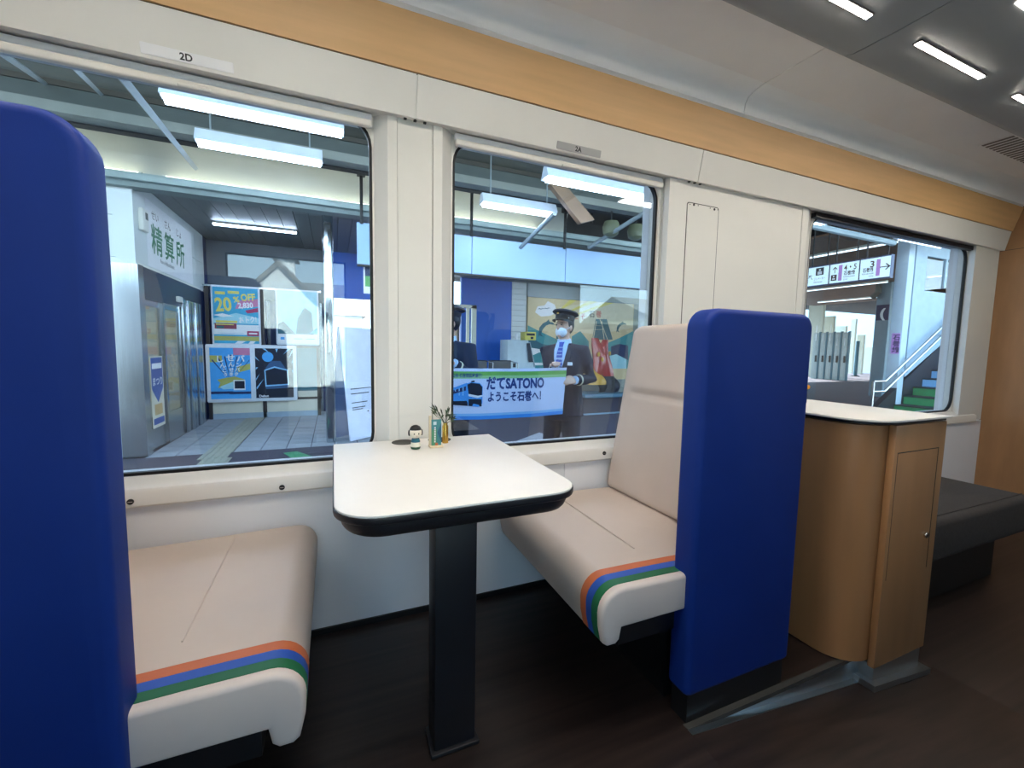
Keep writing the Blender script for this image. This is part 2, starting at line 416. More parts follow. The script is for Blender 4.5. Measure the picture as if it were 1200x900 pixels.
# ceiling: cove, light panel, dark middle
ce = struct(empty('ceiling'), 'grey train ceiling with dark middle trough')
cs = [XL, aty(871.7, 134.7, -.1).x, XE]
cove = [(-.088, 2.168), (-.094, 2.176), (-.106, 2.18), (-.1, 2.19), (-.104, 2.225), (-.12, 2.25), (-.15, 2.262), (-.2, 2.268), (-.2, 2.30), (.11, 2.30), (.11, 2.168)]
for i in range(2):
    b = MB(); b.prism(cove, 'x', cs[i]+.002, cs[i+1]-.002); b.build('cove', COVE, ce, True, 50)
    b = MB(); b.prism([(-.199, 2.268), (-.47, 2.262), (-.47, 2.30), (-.199, 2.30)], 'x', cs[i]+.002, cs[i+1]-.002); b.build('ceiling_panel', CEIL, ce, False)
    mid = [(-.462, 2.262), (-.468, 2.25), (-.535, 2.188), (-.56, 2.178), (-.70, 2.172), (-.91, 2.172), (-.93, 2.178), (-.965, 2.31), (-1.5, 2.31), (-1.57, 2.172), (-1.95, 2.172), (-2.0, 2.19), (-2.06, 2.25), (-2.06, 2.33), (-.462, 2.33)]
    b = MB(); b.prism(mid, 'x', cs[i]+.002, cs[i+1]-.002); b.build('dark_ceiling_panel', DARKC, ce, True, 30)
b = MB(); b.box(cs[1]-.003, cs[1]+.003, -2.6, .1, 2.275, 2.34); b.build('joint_backing', GROOVE, ce)
box('ceiling_panel', CEIL, ce, XL, XE, YO, -2.06, 2.262, 2.30); box('roof_skin', GROOVE, ce, XL-.1, XE+.1, YO-.1, .16, 2.335, 2.40)
# light fittings in the dark ceiling
for k in range(8):
    x = 1.937+.755*(k-5)
    t = empty('ceiling_light', (x, 0, 0))
    tag(t, {4: 'warm light strip cut off by the top edge of the picture', 5: 'whole warm light strip in the dark ceiling, middle of the three seen', 6: 'warm light strip nearest the ceiling vent'}.get(k, 'warm light strip further along the dark ceiling, outside the picture'), 'light', 'row of short warm ceiling light strips')
    b = MB(); b.box(0, .462, -.705, -.687, 2.1655, 2.175); b.build('diffuser', LED, t, False)
    b = MB(); b.box(-.004, .466, -.709, -.705, 2.1675, 2.175); b.box(-.004, .466, -.687, -.683, 2.1675, 2.175); b.box(-.004, 0, -.705, -.687, 2.1675, 2.175); b.box(.462, .466, -.705, -.687, 2.1675, 2.175); b.build('rim', GROOVE, t, False)
for k in range(3):  # panel above the viewer is added, hidden in the recess, to light the wings
    x = (-3.2, -.3, 2.0)[k]
    t = empty('ceiling_light', (x, (-1.10, -1.10, -.955)[k], (2.305, 2.305, 2.176)[k])); tag(t, ('bright ceiling light panel over the rear of the carriage', 'added light panel tucked out of sight above the viewer', 'bright ceiling light panel at the top right corner')[k], 'light', 'long middle ceiling light panels')
    hw_ = (.11, .11, .045)[k]; box('diffuser', LEDC, t, 0, 2.0, -hw_, hw_, -.006, .01); box('rim', DARKC, t, -.01, 2.01, -hw_-.01, hw_+.01, .0, .012)
t = empty('ceiling_sensor', aty(1170, 135, -.555)); 
b = MB(); b.lathe([(.028, .0), (.030, .006), (.022, .012)], (0, 0, -.006)); b.build('sensor_ring', CHROME, t)
b = MB(); b.lathe([(.012, -.004), (.02, .0), (.02, .006)], (0, 0, -.006)); b.build('sensor_eye', RUBBER, t)
tag(t, 'small round sensor on the dark ceiling edge', 'sensor')
t = empty('ceiling_vent', (3.42, -.39, 2.262)); tag(t, 'slotted air vent in the grey ceiling panel', 'vent')
box('vent_plate', CEIL, t, 0, .62, -.075, .075, -.0025, .0)
for k in range(14):
    box('slat', mat('vent_slot', '7a756e', .7), t, .01+k*.043, .030+k*.043, -.062, .062, -.0045, -.0022)
# end partition with its maple face, far side wall, added closing wall at the rear
we = struct(empty('wall_end'), 'maple end partition at the far right')
b = MB(); b.prism([(.11, 2.33), (.11, ZV), (-.05, ZV), (-.05, ZV), (-1.15, ZV), (-1.15, 2.33)], 'x', XE, XE+.04)
b.build('partition_panel', WOODP, we, False)
box('partition_panel', WOODP, we, XE, XE+.04, YO, -2.05, ZV, 2.33); box('partition_joint', GROOVE, we, XE-.0015, XE, -1.15, .0, 1.868, 1.871)
d4 = struct(box('door_1', mat('door_grey', '8d8a84', .4), None, XE+.01, XE+.04, -2.05, -1.15, ZV, 2.33), 'grey sliding end door beside the maple partition')
wl = struct(box('wall_closing', PANEL, None, XL-.05, XL, YO-.1, .16, -.2, 2.4))  # added wall; carriage runs on, closed here to keep stray daylight out
wo = struct(empty('wall_opposite'), 'white train side wall behind the viewer')
OW = [(-.87, .125), (.95, 1.22), (2.78, 3.95)]  # middle opening narrowed to cut daylight on the blue wings
box('lower_panel', PANEL, wo, XL, XE, YO-.06, YO, -.2, .63); box('header_panel', WHITE, wo, XL, XE, YO-.06, YO, 1.86, 2.33)
xs = [XL]+[v for o_ in OW for v in o_]+[XE]
for i in range(0, 8, 2): box('pillar_panel', WHITE, wo, xs[i], xs[i+1], YO-.06, YO, .63, 1.86)
box('locker_panel', WHITE, wo, OW[2][0], OW[2][1], YO-.06, YO, .63, 1.38)
for i, (a, c) in enumerate(OW):
    w_ = struct(empty('window_%d' % (4+i))); box('pane', GLASS2, w_, a, c, YO-.045, YO-.041, .62, 1.87, smooth=False)
    b = MB(); 
    for q in ((a, c, .63, .645), (a, c, 1.845, 1.86), (a, a+.015, .645, 1.845), (c-.015, c, .645, 1.845)): b.box(q[0], q[1], YO-.05, YO-.036, q[2], q[3])
    b.build('gasket', RUBBER, w_)

# ================================================================== seats
AX = .56   # mirror: x -> AX - x
def make_seat(flip, hs, label, wx=.895):
    fx = (lambda v: Vector((AX-v.x, v.y, v.z))) if flip else (lambda v: v)
    t = empty('booth_bench', fx(Vector((1.0, -.4, 0)))); tag(t, label, 'seat', None)
    inv = t.location.copy()
    def put(b, name, M, par=None, **k):
        b.xf(lambda v: fx(v)-inv); return b.build(name, M, par or t, **k)
    # cushion profile (x,z), seat faces -x
    arc = [(.682-.062*math.sin(a), .382+.062*math.cos(a)) for a in [i*math.pi/2/7 for i in range(8)]]
    prof = [(1.20, .335), (1.20, .432), (1.0, .436), (.80, .442)]+arc+[(.622, .345), (.632, .302), (.643, .294), (.668, .294), (.680, .304), (.686, .335)]
    pr2 = prof[::-1]
    b = MB(); b.slab(pr2, 'y', -.698, -.03, .03, 4); cu = put(b, 'cushion', BEIGE)
    def off(p, d):
        P = [Vector(q) for q in p]; out = []
        for i in range(len(P)):
            e = P[min(i+1, len(P)-1)]-P[max(i-1, 0)]; n = Vector((e.y, -e.x)).normalized(); out.append(P[i]-n*d if False else P[i]+n*d)
        return out
    for (ya, yb, M, nm) in ((-.700, -.672, ORANGE, 'orange_stripe'), (-.726, -.700, STRB, 'blue_stripe'), (-.752, -.726, STRG, 'green_stripe')):
        b = MB(); b.slab(pr2, 'y', yb if False else ya, yb, .0005, 1)
        sc = 1.004
        b.xf(lambda v: Vector(((v.x-.92)*1.006+.92, v.y, (v.z-.37)*1.012+.37))); put(b, nm, M)
    b = MB(); b.slab(pr2, 'y', -.775, -.752, .0115, 4, b1=.002); b.xf(lambda v: Vector(((v.x-.92)*1.004+.92, v.y, (v.z-.37)*1.008+.37))); put(b, 'end_panel', CREAMR)
    b = MB(); b.tube([(.86, -.07, .4405), (.86, -.35, .442), (.858, -.60, .442)], [.002, .0045, .002], 6); put(b, 'seam', BEIGE, cu)
    # dark base
    b = MB(); b.box(.70, 1.2, -.74, -.05, .26, .335); put(b, 'seat_frame', BLACKP, smooth=False)
    b = MB(); b.prism([(.92, 0), (1.24, 0), (1.24, .26), (.88, .26)], 'y', -.69, -.06); put(b, 'plinth', BLACKP, smooth=False)
    # backrest: two cushions leaning back
    ht = hs-.006
    def lean(v): return Vector((v.x+(v.z-.43)*.165, v.y, v.z))
    y0, y1, z0, z1 = -.73, -.028, .43, ht; ny, nz = 36, 64; V = []; zc = .873
    def sd(y, z):
        r = .045 if (z > .7 and y > -.4) else .03
        qy = abs(y-(y0+y1)/2)-((y1-y0)/2-r); qz = abs(z-(z0+z1)/2)-((z1-z0)/2-r)
        return math.hypot(max(qy, 0), max(qz, 0))+min(max(qy, qz), 0)-r, r
    for i_ in range(nz+1):
        for j_ in range(ny+1):
            y = y0+(y1-y0)*j_/ny; z = z0+(z1-z0)*(.5-.5*math.cos(math.pi*i_/nz)*(.3)+(i_/nz-.5)*.7)
            d_, r = sd(y, z)
            if d_ > 0:
                cy_ = y1-r if y > (y0+y1)/2 else y0+r; cz_ = z1-r if z > .7 else z0+r; dv = Vector((y-cy_, z-cz_)); dv *= r/dv.length; y, z = cy_+dv.x, cz_+dv.y; d_ = 0
            e = min(-d_, .028); x = 1.145+.028-math.sqrt(max(0, .028**2-(.028-e)**2))
            k_ = min(1, max(0, (-.085-y)/.05)); g_ = math.exp(-((z-zc)/.011)**2)
            x += .016*g_*k_+.004*math.exp(-((z-zc-.03)/.04)**2)*-k_
            V.append((x, y, z))
    n_ = (ny+1)*(nz+1); V += [(1.245, v[1], v[2]) for v in V]; fs = []
    for i_ in range(nz):
        for j_ in range(ny):
            a_ = i_*(ny+1)+j_; fs += [(a_, a_+1, a_+ny+2, a_+ny+1), (n_+a_, n_+a_+ny+1, n_+a_+ny+2, n_+a_+1)]
    rim = list(range(ny+1))+[i_*(ny+1)+ny for i_ in range(1, nz+1)]+[nz*(ny+1)+j_ for j_ in range(ny-1, -1, -1)]+[i_*(ny+1) for i_ in range(nz-1, 0, -1)]
    for i_ in range(len(rim)): a_, c_ = rim[i_], rim[(i_+1) % len(rim)]; fs.append((a_, c_, n_+c_, n_+a_))
    b = MB(); b.add(V, fs); b.xf(lean); put(b, 'back_cushion', BEIGE, ang=60)
    b = MB(); b.slab(rrect(-.73, .12, -.024, ht+.004, (.02, .02, .05, .03), 5), 'x', 1.27, 1.318, .012, 3); b.xf(lambda v: Vector((v.x+max(0, (v.z-.43))*.10-.04*(v.z < .43), v.y, v.z))); put(b, 'back_shell', BLUE)
    # aisle-side wing
    b = MB(); b.slab(rrect(wx, .085, 1.325, hs, (.02, .02, .045, .055), 6), 'y', -.800, -.722, .017, 4); wg = put(b, 'wing', BLUE)
    pp = rrect(wx+.0035, .09, 1.3215, hs-.004, (.02, .02, .044, .054), 6); pp = pp+[pp[0]]
    b = MB(); b.tube([(p[0], -.787, p[1]) for p in pp], .0022, 5); put(b, 'piping', BLUE, wg)
    b = MB(); b.box(wx+.015, 1.31, -.79, -.73, 0, .088); put(b, 'wing_plinth', BLACKP)
    return t
s_r = make_seat(False, 1.175, 'cream booth seat with blue wing right of the table')
s_l = make_seat(True, 1.385, 'cream booth seat with tall blue wing at the left edge', .886)
for o_, lb, dx in ((s_r, 'cream booth seat with blue wing across the aisle, its back to the rear', 0), (s_l, 'cream booth seat with tall blue wing across the aisle, behind the viewer', 0)):
    c = copy_tree(o_); c.rotation_euler.z = math.pi; c.location = (AX-o_.location.x+dx, YO-o_.location.y, 0); tag(c, lb, 'seat')

# ================================================================== table
tb = empty('booth_table', (.28, -.36, 0)); tag(tb, 'white-topped booth table with black rim on a single dark post', 'table')
def tput(b, n, M, par=None, **k): b.xf(lambda v: v-Vector((.28, -.36, 0))); return b.build(n, M, par or tb, **k)
TZ = .705
out = rrect(-.004, -.728, .585, -.004, (.10, .085, .004, .004), 8)
b = MB(); b.slab(out, 'z', TZ-.006, TZ, .0015, 2); top = tput(b, 'tabletop', LAMINATE)
b = MB(); b.slab(rrect(-.007, -.731, .588, -.004, (.103, .088, .004, .004), 8), 'z', TZ-.022, TZ-.005, .006, 3, b1=.001); tput(b, 'edge_band', TBLACK)
b = MB(); b.slab(rrect(.008, -.716, .573, -.02, (.095, .08, .01, .01), 8), 'z', TZ-.062, TZ-.021, .03, 5, b1=.001); tput(b, 'under_tray', TBLACK)
b = MB(); b.rbox(.225, .335, -.62, -.545, 0.012, TZ-.06, .004, 2); tput(b, 'post', TBLACK)
b = MB(); b.rbox(.215, .345, -.63, -.535, 0, .012, .004, 2); tput(b, 'foot_plate', TBLACK)
for (px, py, r) in ((473, 518.3, .043), (515, 515.3, .043)):
    p = atz(px, py, TZ); b = MB(); b.lathe([(r, 0), (r, .0012), (r-.004, .0012), (r-.006, .0004), (0.0001, .0004)], (p.x, p.y, TZ), 24); tput(b, 'cup_ring', GROOVE, top)

c = copy_tree(tb); c.rotation_euler.z = math.pi; c.location = (AX-.28, YO+.36, 0); tag(c, 'white-topped booth table across the aisle, behind the viewer', 'table')
# kokeshi doll
p = atz(487, 526, TZ); s = .087
kk = empty('kokeshi_doll', (p.x, p.y, TZ)); tag(kk, 'tiny wooden kokeshi doll with black hair on the table', 'doll')
KW = mat('doll_cream', 'ece5d4', .35, var=.03)
b = MB(); b.lathe([(.010, 0), (.0145, .002), (.016, .008), (.016, .018), (.0145, .030), (.011, .036)], (0, 0, 0)); bd = b.build('body', KW, kk)
b = MB(); b.lathe([(.0148, .001), (.0166, .004), (.0166, .009), (.016, .009)], (0, 0, 0)); b.build('green_hem', mat('doll_green', '1d4a34', .4), bd)
b = MB(); b.lathe([(.0158, .025), (.0152, .030), (.0125, .037), (.010, .037)], (0, 0, 0)); b.build('teal_collar', mat('doll_teal', '1f5f73', .4), bd)
b = MB(); b.ell((0, 0, .058), (.022, .021, .022)); hd = b.build('head', KW, kk)
b = MB(); b.ell((0, .001, .0665), (.0205, .0200, .0175), ax=None); b.xf(lambda v: Vector((v.x, v.y, max(v.z, .064)))); b.build('hair', RUBBER, hd)
for sx_ in (-1, 1):
    b = MB(); b.ell((sx_*.0215, .001, .057), (.004, .006, .011)); b.build('side_hair', RUBBER, hd)
    b = MB(); b.ell((sx_*.0075, -.0195, .056), (.0022, .0015, .0026), 8, 6); b.build('eye', RUBBER, hd)
b = MB(); b.tube([(-.003, -.0205, .0495), (0, -.0209, .0485), (.003, -.0205, .0495)], .0006, 5); b.build('mouth', mat('doll_red', 'b0493c', .5), hd)
# little wooden stand with printed card
p = atz(511, 524, TZ)
st = empty('card_stand', (p.x, p.y, TZ)); st.scale = (1.12, 1.12, 1.15); tag(st, 'small wooden stand holding a tall teal printed card', 'stand')
PALE = wood('pale_wood', 'd9c6a5', .08, (40, 40, 8))
box('base', PALE, st, -.021, .021, -.012, .020, 0, .006, .001); box('back_board', PALE, st, -.022, -.014, .002, .006, .006, .098)
b = MB(); b.box(-.0145, .016, -.001, .002, .006, .086); cd = b.build('card', mat('card_teal', '3f8489', .5, var=.05), st)
a = Art((-.0145, -.0015, .006), (1, 0, 0), (0, 0, 1)); G_ = mat('card_green', '4c8a68', .5); L_ = mat('card_pale', 'b9d0d4', .5); D_ = mat('card_blue', '2a5e7a', .5)
a.rect(0, 0, .016, .05, G_); a.poly([(.0305, .01), (.0305, .07), (.018, .04)], D_); a.rect(.005, .064, .015, .074, L_)
for k in range(9): a.rect(.008, .010+k*.0055, .0125, .0135+k*.0055, PAPER)
a.circ(.015, .004, .005, ORANGE); a.build('print', cd)
# brass bud vase with sprigs
p = atz(520.5, 519, TZ)
vz = empty('bud_vase', (p.x+.004, p.y+.0, TZ)); tag(vz, 'slim brass bud vase with green sprigs behind the card stand', 'vase')
BRASS = mat('brass', 'c39a4a', .25, 1.0, var=.08)
b = MB(); b.lathe([(.011, 0), (.0115, .002), (.0115, .062), (.008, .068), (.0085, .075), (.006, .075), (.005, .07)], (0, 0, 0), 12); b.build('vase_body', BRASS, vz)
LEAF = mat('leaf_green', '3d4f35', .6, var=.25, scale=80); LEAF2 = mat('leaf_dark', '26321f', .6, var=.25, scale=80)
rnd = random.Random(3)
def blade(par, base, tip, w_, M, name='leaf'):
    base = Vector(base); tip = Vector(tip); d = tip-base; sd = d.cross(Vector((0, 1, 0))).normalized()*w_; mid = base+d*.5+Vector((0, .002, .004)); nn = Vector((0, .0006, 0))
    V = [base-nn, mid-sd-nn, tip, mid+sd-nn, base+nn, mid-sd+nn, mid+sd+nn]
    b = MB(); b.add(V, [(0, 1, 2, 3), (4, 6, 2, 5), (0, 4, 5, 1), (0, 3, 6, 4), (1, 5, 2), (3, 2, 6)]); return b.build(name, M, par, False)
tips = [(-.052, .0, .150), (-.047, .004, .132), (-.040, .002, .145), (-.056, -.004, .128), (-.018, .0, .130), (.012, .0, .137), (.018, .003, .134), (.030, .0, .116), (.044, .004, .098), (.038, .0, .088), (.02, -.004, .108), (.006, .004, .118), (-.03, -.003, .12)]
for i, tp in enumerate(tips):
    stem = MB(); k = .62; q = Vector((tp[0]*k, tp[1]*k, .07+(tp[2]-.07)*.55)); stem.tube([(0, 0, .068), (q.x*.5, q.y*.5, .07+(q.z-.07)*.6), q], .0007, 5); stem.build('stem', LEAF2, vz)
    blade(vz, q, tp, .0028, LEAF if i % 2 else LEAF2); blade(vz, q*.9+Vector((0, 0, .008)), Vector(tp)+Vector((rnd.uniform(-.014, .014), .002, -.012)), .0026, LEAF)
    if i > 5: blade(vz, q*.8+Vector((0, 0, .012)), q+Vector((rnd.uniform(-.008, .014), rnd.uniform(-.006, .006), rnd.uniform(-.004, .012))), .004, LEAF)

# ================================================================== cabinet with counter
cb = empty('side_cabinet', (1.78, -.42, 0)); tag(cb, 'maple side cabinet with rounded corner and locked door', 'cabinet')
def cput(b, n, M, par=None, **k): b.xf(lambda v: v-Vector((1.78, -.42, 0))); return b.build(n, M, par or cb, **k)
cc = [(1.685-.115*math.sin(a)*1.0, -.72-.115*math.cos(a)) for a in [i*math.pi/2/8 for i in range(9)]]
b = MB(); b.slab([(1.985, -.022), (1.985, -.835)]+[(1.686, -.835)]+cc+[(1.57, -.022)], 'z', .004, .829, .002, 1); cput(b, 'cabinet_body', WOODC)
b = MB(); b.rbox(1.684, 1.996, -.858, -.837, -.012, .830, .002, 2); dr = cput(b, 'door', WOODC)
q0 = aty(1052, 532, -.858); q1 = aty(1100, 525, -.858)
for (x0, x1, z0, z1) in ((q0.x, q1.x, q1.z, q1.z+.003), (q1.x-.003, q1.x, .30, q1.z), (q0.x, q0.x+.0012, .30, q1.z)):
    b = MB(); b.box(x0, x1, -.8588, -.857, z0, z1); cput(b, 'panel_groove', GROOVE, dr)
q = aty(1085, 627, -.86); b = MB(); b.slab([(q.x+.011*math.cos(a*.524), q.z+.011*math.sin(a*.524)) for a in range(12)], 'y', -.858, -.865, .002); lk = cput(b, 'lock', CHROME, dr)
b = MB(); b.box(q.x-.001, q.x+.001, -.866, -.8645, q.z-.005, q.z+.005); cput(b, 'keyhole', RUBBER, dr)
b = MB(); b.box(1.70, 1.99, -.85, -.80, -.115, -.012); cput(b, 'metal_plinth', ALU)
b = MB(); b.prism([(1.67, -.082), (2.03, -.121), (2.03, -.100), (1.67, -.060)], 'y', -.872, -.80); cput(b, 'metal_foot', ALU, smooth=False)
ct = empty('worktop', (1.78, -.42, .835)); tag(ct, 'white counter top with black edge on the maple cabinet', 'counter')
def kput(b, n, M, **k): b.xf(lambda v: v-Vector((1.78, -.42, .835))); return b.build(n, M, ct, **k)
co_ = lambda e: [(2.005+e, -.012), (2.005+e, -.868-e)]+[(1.69-(.135+e)*math.sin(a), -.735-(.133+e)*math.cos(a)) for a in [i*math.pi/2/8 for i in range(9)]]+[(1.555-e, -.012)]
b = MB(); b.slab(co_(-.012), 'z', .833, .842, .001, 1); kput(b, 'black_edge', TBLACK)
b = MB(); b.slab(co_(0), 'z', .842, .8495, .002, 2); kput(b, 'white_board', LAMINATE)
# small ornament on the counter, mostly behind the wing
p = aty(940, 470, -.36); p = atz(939, 472, .8495)
on = empty('counter_ornament', (p.x, p.y, .8495)); tag(on, 'small black ornament with an orange tip on the counter', 'ornament')
box('base', BLACKP, on, -.02, .012, -.015, .015, 0, .045, .002); b = MB(); b.lathe([(.012, .045), (.016, .06), (.016, .085), (.01, .10)], (0, 0, 0), 12); b.build('black_body', BLACKP, on)
b = MB(); b.ell((.018, -.008, .068), (.012, .010, .010)); b.build('orange_tip', mat('bright_orange', 'f09a20', .4), on)
# dark bench beyond the cabinet
bn = empty('charcoal_bench', (3.0, -.33, ZV)); tag(bn, 'low charcoal upholstered bench beyond the cabinet', 'bench')
def bput(b, n, M, **k): b.xf(lambda v: v-Vector((3.0, -.33, ZV))); return b.build(n, M, bn, **k)
b = MB(); b.rbox(2.05, 3.52, -.66, -.012, .105, .305, .028, 4); bput(b, 'cushion', BENCHM)
b = MB(); b.tube([(2.07, -.62, .307), (3.49, -.62, .307)], .004, 6); bput(b, 'seam', BENCHM)
b = MB(); b.box(2.10, 3.30, -.60, -.02, ZV, .107); bput(b, 'plinth', RUBBER)

# ================================================================== the station outside
ZP = -.33
ASPH = mat('platform_asphalt', '4d4650', .85, var=.10, scale=30, bump=.3, bscale=200)
TILE = mat('paving_tile', 'a3a6ab', .6, var=.10, scale=5)
TACT = mat('tactile_tile', 'a9a795', .6, var=.08, scale=10)
WALLT = mat('station_wall_white', 'd7dedb', .5, var=.03, scale=4)
NAVY = mat('station_navy', '1b2a55', .5, var=.08, scale=4)
SBLUE = mat('station_blue', '1f62c6', .45, var=.06, scale=3)
FASB = mat('fascia_light_blue', '9dbfe4', .4, var=.04, scale=2)
SLATM = mat('slat_grey', '6a6e70', .45, var=.06, scale=(20, 2, 2))
ROOFD = mat('roof_dark', '181c22', .8, var=.2, scale=3)
BEAMG = mat('beam_grey', '525a57', .6, var=.1, scale=6)
STEELP = mat('painted_steel', '9aa6aa', .5, var=.08, scale=8)
FASC = mat('trough_cream', 'cfcec0', .5, var=.03, scale=3)
FASW = mat('fascia_white', 'e6e6da', .5, var=.03, scale=3)
CREAMW = mat('cream_board', 'dcd6c2', .5, var=.04, scale=5)
GROUND = mat('ground_grey', '8a8a86', .9, var=.1, scale=1)
TEALB = mat('teal_board', '2d5f6c', .45, var=.06, scale=5)

gr = struct(box('ground', GROUND, None, -120, 160, -120, 160, -1.5, -1.3, smooth=False))
pf = struct(empty('platform')); box('platform_slab', ASPH, pf, -16, 46, .45, 4.64, -1.3, ZP, smooth=False)
box('platform_slab', ASPH, pf, 1.35, 46, 4.64, 17, -1.3, ZP, smooth=False); box('platform_slab', ASPH, pf, -16, 1.35, 4.64, 17, -1.3, ZP-.012, smooth=False)
tm = MB(); tm.box(.006, .294, .006, .294, -.02, 0); t0 = tm.build('paving_tile', TILE, pf, False)
first = True
for i in range(12):
    for j in range(11):
        if 2 <= i <= 2 and j < 10: continue
        o = t0 if first else t0.copy()
        if not first: COL.objects.link(o)
        first = False; o.parent = pf; o.location = (-2.1+.3*i, 4.64+.3*j, ZP+random.uniform(-.001, .001))
tb_ = MB(); tb_.box(.002, .298, .002, .298, -.02, .001)
for k in range(4): tb_.box(.03+k*.07, .06+k*.07, .015, .285, .001, .006)
q0 = tb_.build('tactile_tile', TACT, pf, False); first = True
for j in range(16):
    o = q0 if first else q0.copy()
    if not first: COL.objects.link(o)
    first = False; o.parent = pf; o.location = (-1.51+(.06 if j < 4 else 0)-.0*j, 3.14+.3*j+(.3*.0), ZP+(.006 if j < 5 else 0))
# green arrow tape and markings on the platform
g = [atz(x, y, ZP) for x, y in ((332, 531), (348, 529), (372, 537), (376, 541), (352, 543), (340, 536))]
b = MB(); b.prism([(p.x, p.y) for p in g], 'z', ZP+.0005, ZP+.003); tag(b.build('floor_arrow', mat('tape_green', '4f9a6a', .6, var=.1), None, False), 'green tape arrow stuck on the platform floor', 'floor marking')
g = [atz(x, y, ZP) for x, y in ((600, 519), (632, 507), (650, 513), (645, 522))]
b = MB(); b.prism([(p.x, p.y) for p in g], 'z', ZP+.0005, ZP+.003); tag(b.build('floor_sheet', mat('sheet_pale', 'a9abb4', .5, var=.1, scale=20), None, False), 'pale printed sheet on the platform floor by the trousers', 'floor marking')
for (a_, c_) in (((683, 486), (760, 481)), ((683, 463), (760, 456))):
    p = atz(*a_, ZP); q = atz(*c_, ZP); b = MB(); b.prism([(p.x, p.y-.09), (q.x, p.y-.09+.1), (q.x, p.y+.19), (p.x, p.y+.09)], 'z', ZP+.0005, ZP+.003)
    tag(b.build('floor_line', mat('line_pale_blue', '8fb4c8', .6, var=.2, scale=15), None, False), 'worn pale blue line %s on the platform floor' % ('nearer the train' if a_[1] > 470 else 'below the red sculpture'), 'floor marking')

# canopy
cn = struct(empty('canopy'), 'platform canopy roof of dark sheet on steel rafters')
box('roof_sheet', ROOFD, cn, -16, 46, .5, 17, 3.95, 4.05, smooth=False)
for (pa_, ya, pb_, yb, r) in (((-30, 40), 1.3, (52, 97), 3.7, .022), ((60, 52), 1.3, (118, 110), 3.7, .022), ((120, 62), 1.5, (229, 197), 4.5, .03)):
    b = MB(); b.tube([aty(*pa_, ya), aty(*pb_, yb)], r, 4); b.build('brace', STEELP, cn, False)
for x in [(-9.6+.62*k) for k in range(58)]:
    b = MB(); b.box(x-.02, x+.02, .6, 4.5, 3.86, 3.94); b.build('rafter', STEELP, cn, False)
z_ = aty(0, 92, 3.8).z
for (y0, y1, z0, z1, M) in ((3.75, 3.95, aty(0, 110, 3.75).z, aty(0, 88, 3.75).z, BEAMG), (3.68, 3.9, aty(0, 119, 3.68).z, aty(0, 110, 3.75).z, mat('strip_pale', '8d9189', .6)), (3.95, 4.6, 3.66, 3.72, BEAMG), (3.85, 3.95, aty(0, 130, 3.85).z, aty(0, 117, 3.85).z, ROOFD), (3.75, 3.95, aty(0, 87, 3.75).z, aty(0, 80, 3.75).z, mat('beam_brown', '4a463e', .7)), (1.9, 2.0, 3.70, 3.86, ROOFD), (3.0, 3.08, 3.55, 3.66, BEAMG)):
    b = MB(); b.box(-16, 6.5, y0, y1, z0, z1); b.build('long_beam', M, cn, False)
b = MB(); b.prism([(aty(644, 216, 3.2).x, aty(644, 216, 3.2).z), (aty(660, 215, 3.2).x, aty(660, 215, 3.2).z), (aty(696, 258, 3.2).x, aty(696, 258, 3.2).z), (aty(680, 262, 3.2).x, aty(680, 262, 3.2).z)], 'y', 3.18, 3.26); b.build('slanted_duct', mat('duct_tan', '8a6c52', .5), cn, False)
for pa_, pb_ in (((690, 290), (770, 240)), ((610, 290), (650, 250))):
    b = MB(); b.tube([aty(*pa_, 4.2), aty(*pb_, 3.0)], .03, 6); b.build('brace', STEELP, cn, False)
for px, y0, y1 in ((423, 195, 262), (553, 215, 277), (663, 240, 292), (694, 230, 262)):
    p = aty(px, y0, 4.38); q = aty(px, y1, 4.38); b = MB(); b.tube([(p.x, 4.38, p.z), (p.x, 4.38, q.z)], .022, 6); b.box(p.x-.05, p.x+.05, 4.34, 4.42, p.z-.12, p.z+.1); b.build('hanger', RUBBER, cn, False)
# white light trough along the building edge
fz = struct(empty('trim_2'), 'white curved light trough along the station front')
cv = [(4.62, 2.93)]+[(4.66+.16*(1-math.cos(a)), 2.95+.40*math.sin(a)) for a in [i*math.pi/2/8 for i in range(9)]]
cv = [(4.72-.0, 2.94), (4.73, 3.0), (4.72, 3.1), (4.69, 3.2), (4.64, 3.28), (4.56, 3.34), (4.56, 3.40), (4.80, 3.40), (4.80, 2.94)]
b = MB(); b.prism(cv, 'x', -9, 3.6); b.build('curved_back', FASC, fz)
b = MB(); b.box(-9, 6.5, 4.55, 4.80, 2.86, 2.94); b.build('trough_lip', mat('lip_grey_green', '9fb0ac', .5), fz, False)
b = MB(); b.box(-9, 6.5, 4.62, 4.80, 2.80, 2.86); b.build('trough_base', mat('base_grey_green', '7b8a88', .5), fz, False)
for k in range(4):
    x0 = (-6.7, -4.3, -1.75, .75)[k]; t = empty('trough_tube', (x0, 4.64, 2.955))
    tag(t, ('bare tube lamp hidden by the left blue wing', 'bare tube lamp left of the passage corner', 'bare tube lamp glowing in the white trough above the passage', 'bare tube lamp in the white trough above the blue fascia')[k], 'lamp', 'tube lamps in the white trough')
    b = MB(); b.tube([(0, 0, 0), (2.3, 0, 0)], .016, 8); b.build('tube', emis('warm_tube', 'fff6dc', 7), t)
    box('end_cap', FASW, t, -.03, 0, -.02, .02, -.015, .02); box('end_cap', FASW, t, 2.3, 2.33, -.02, .02, -.015, .02)
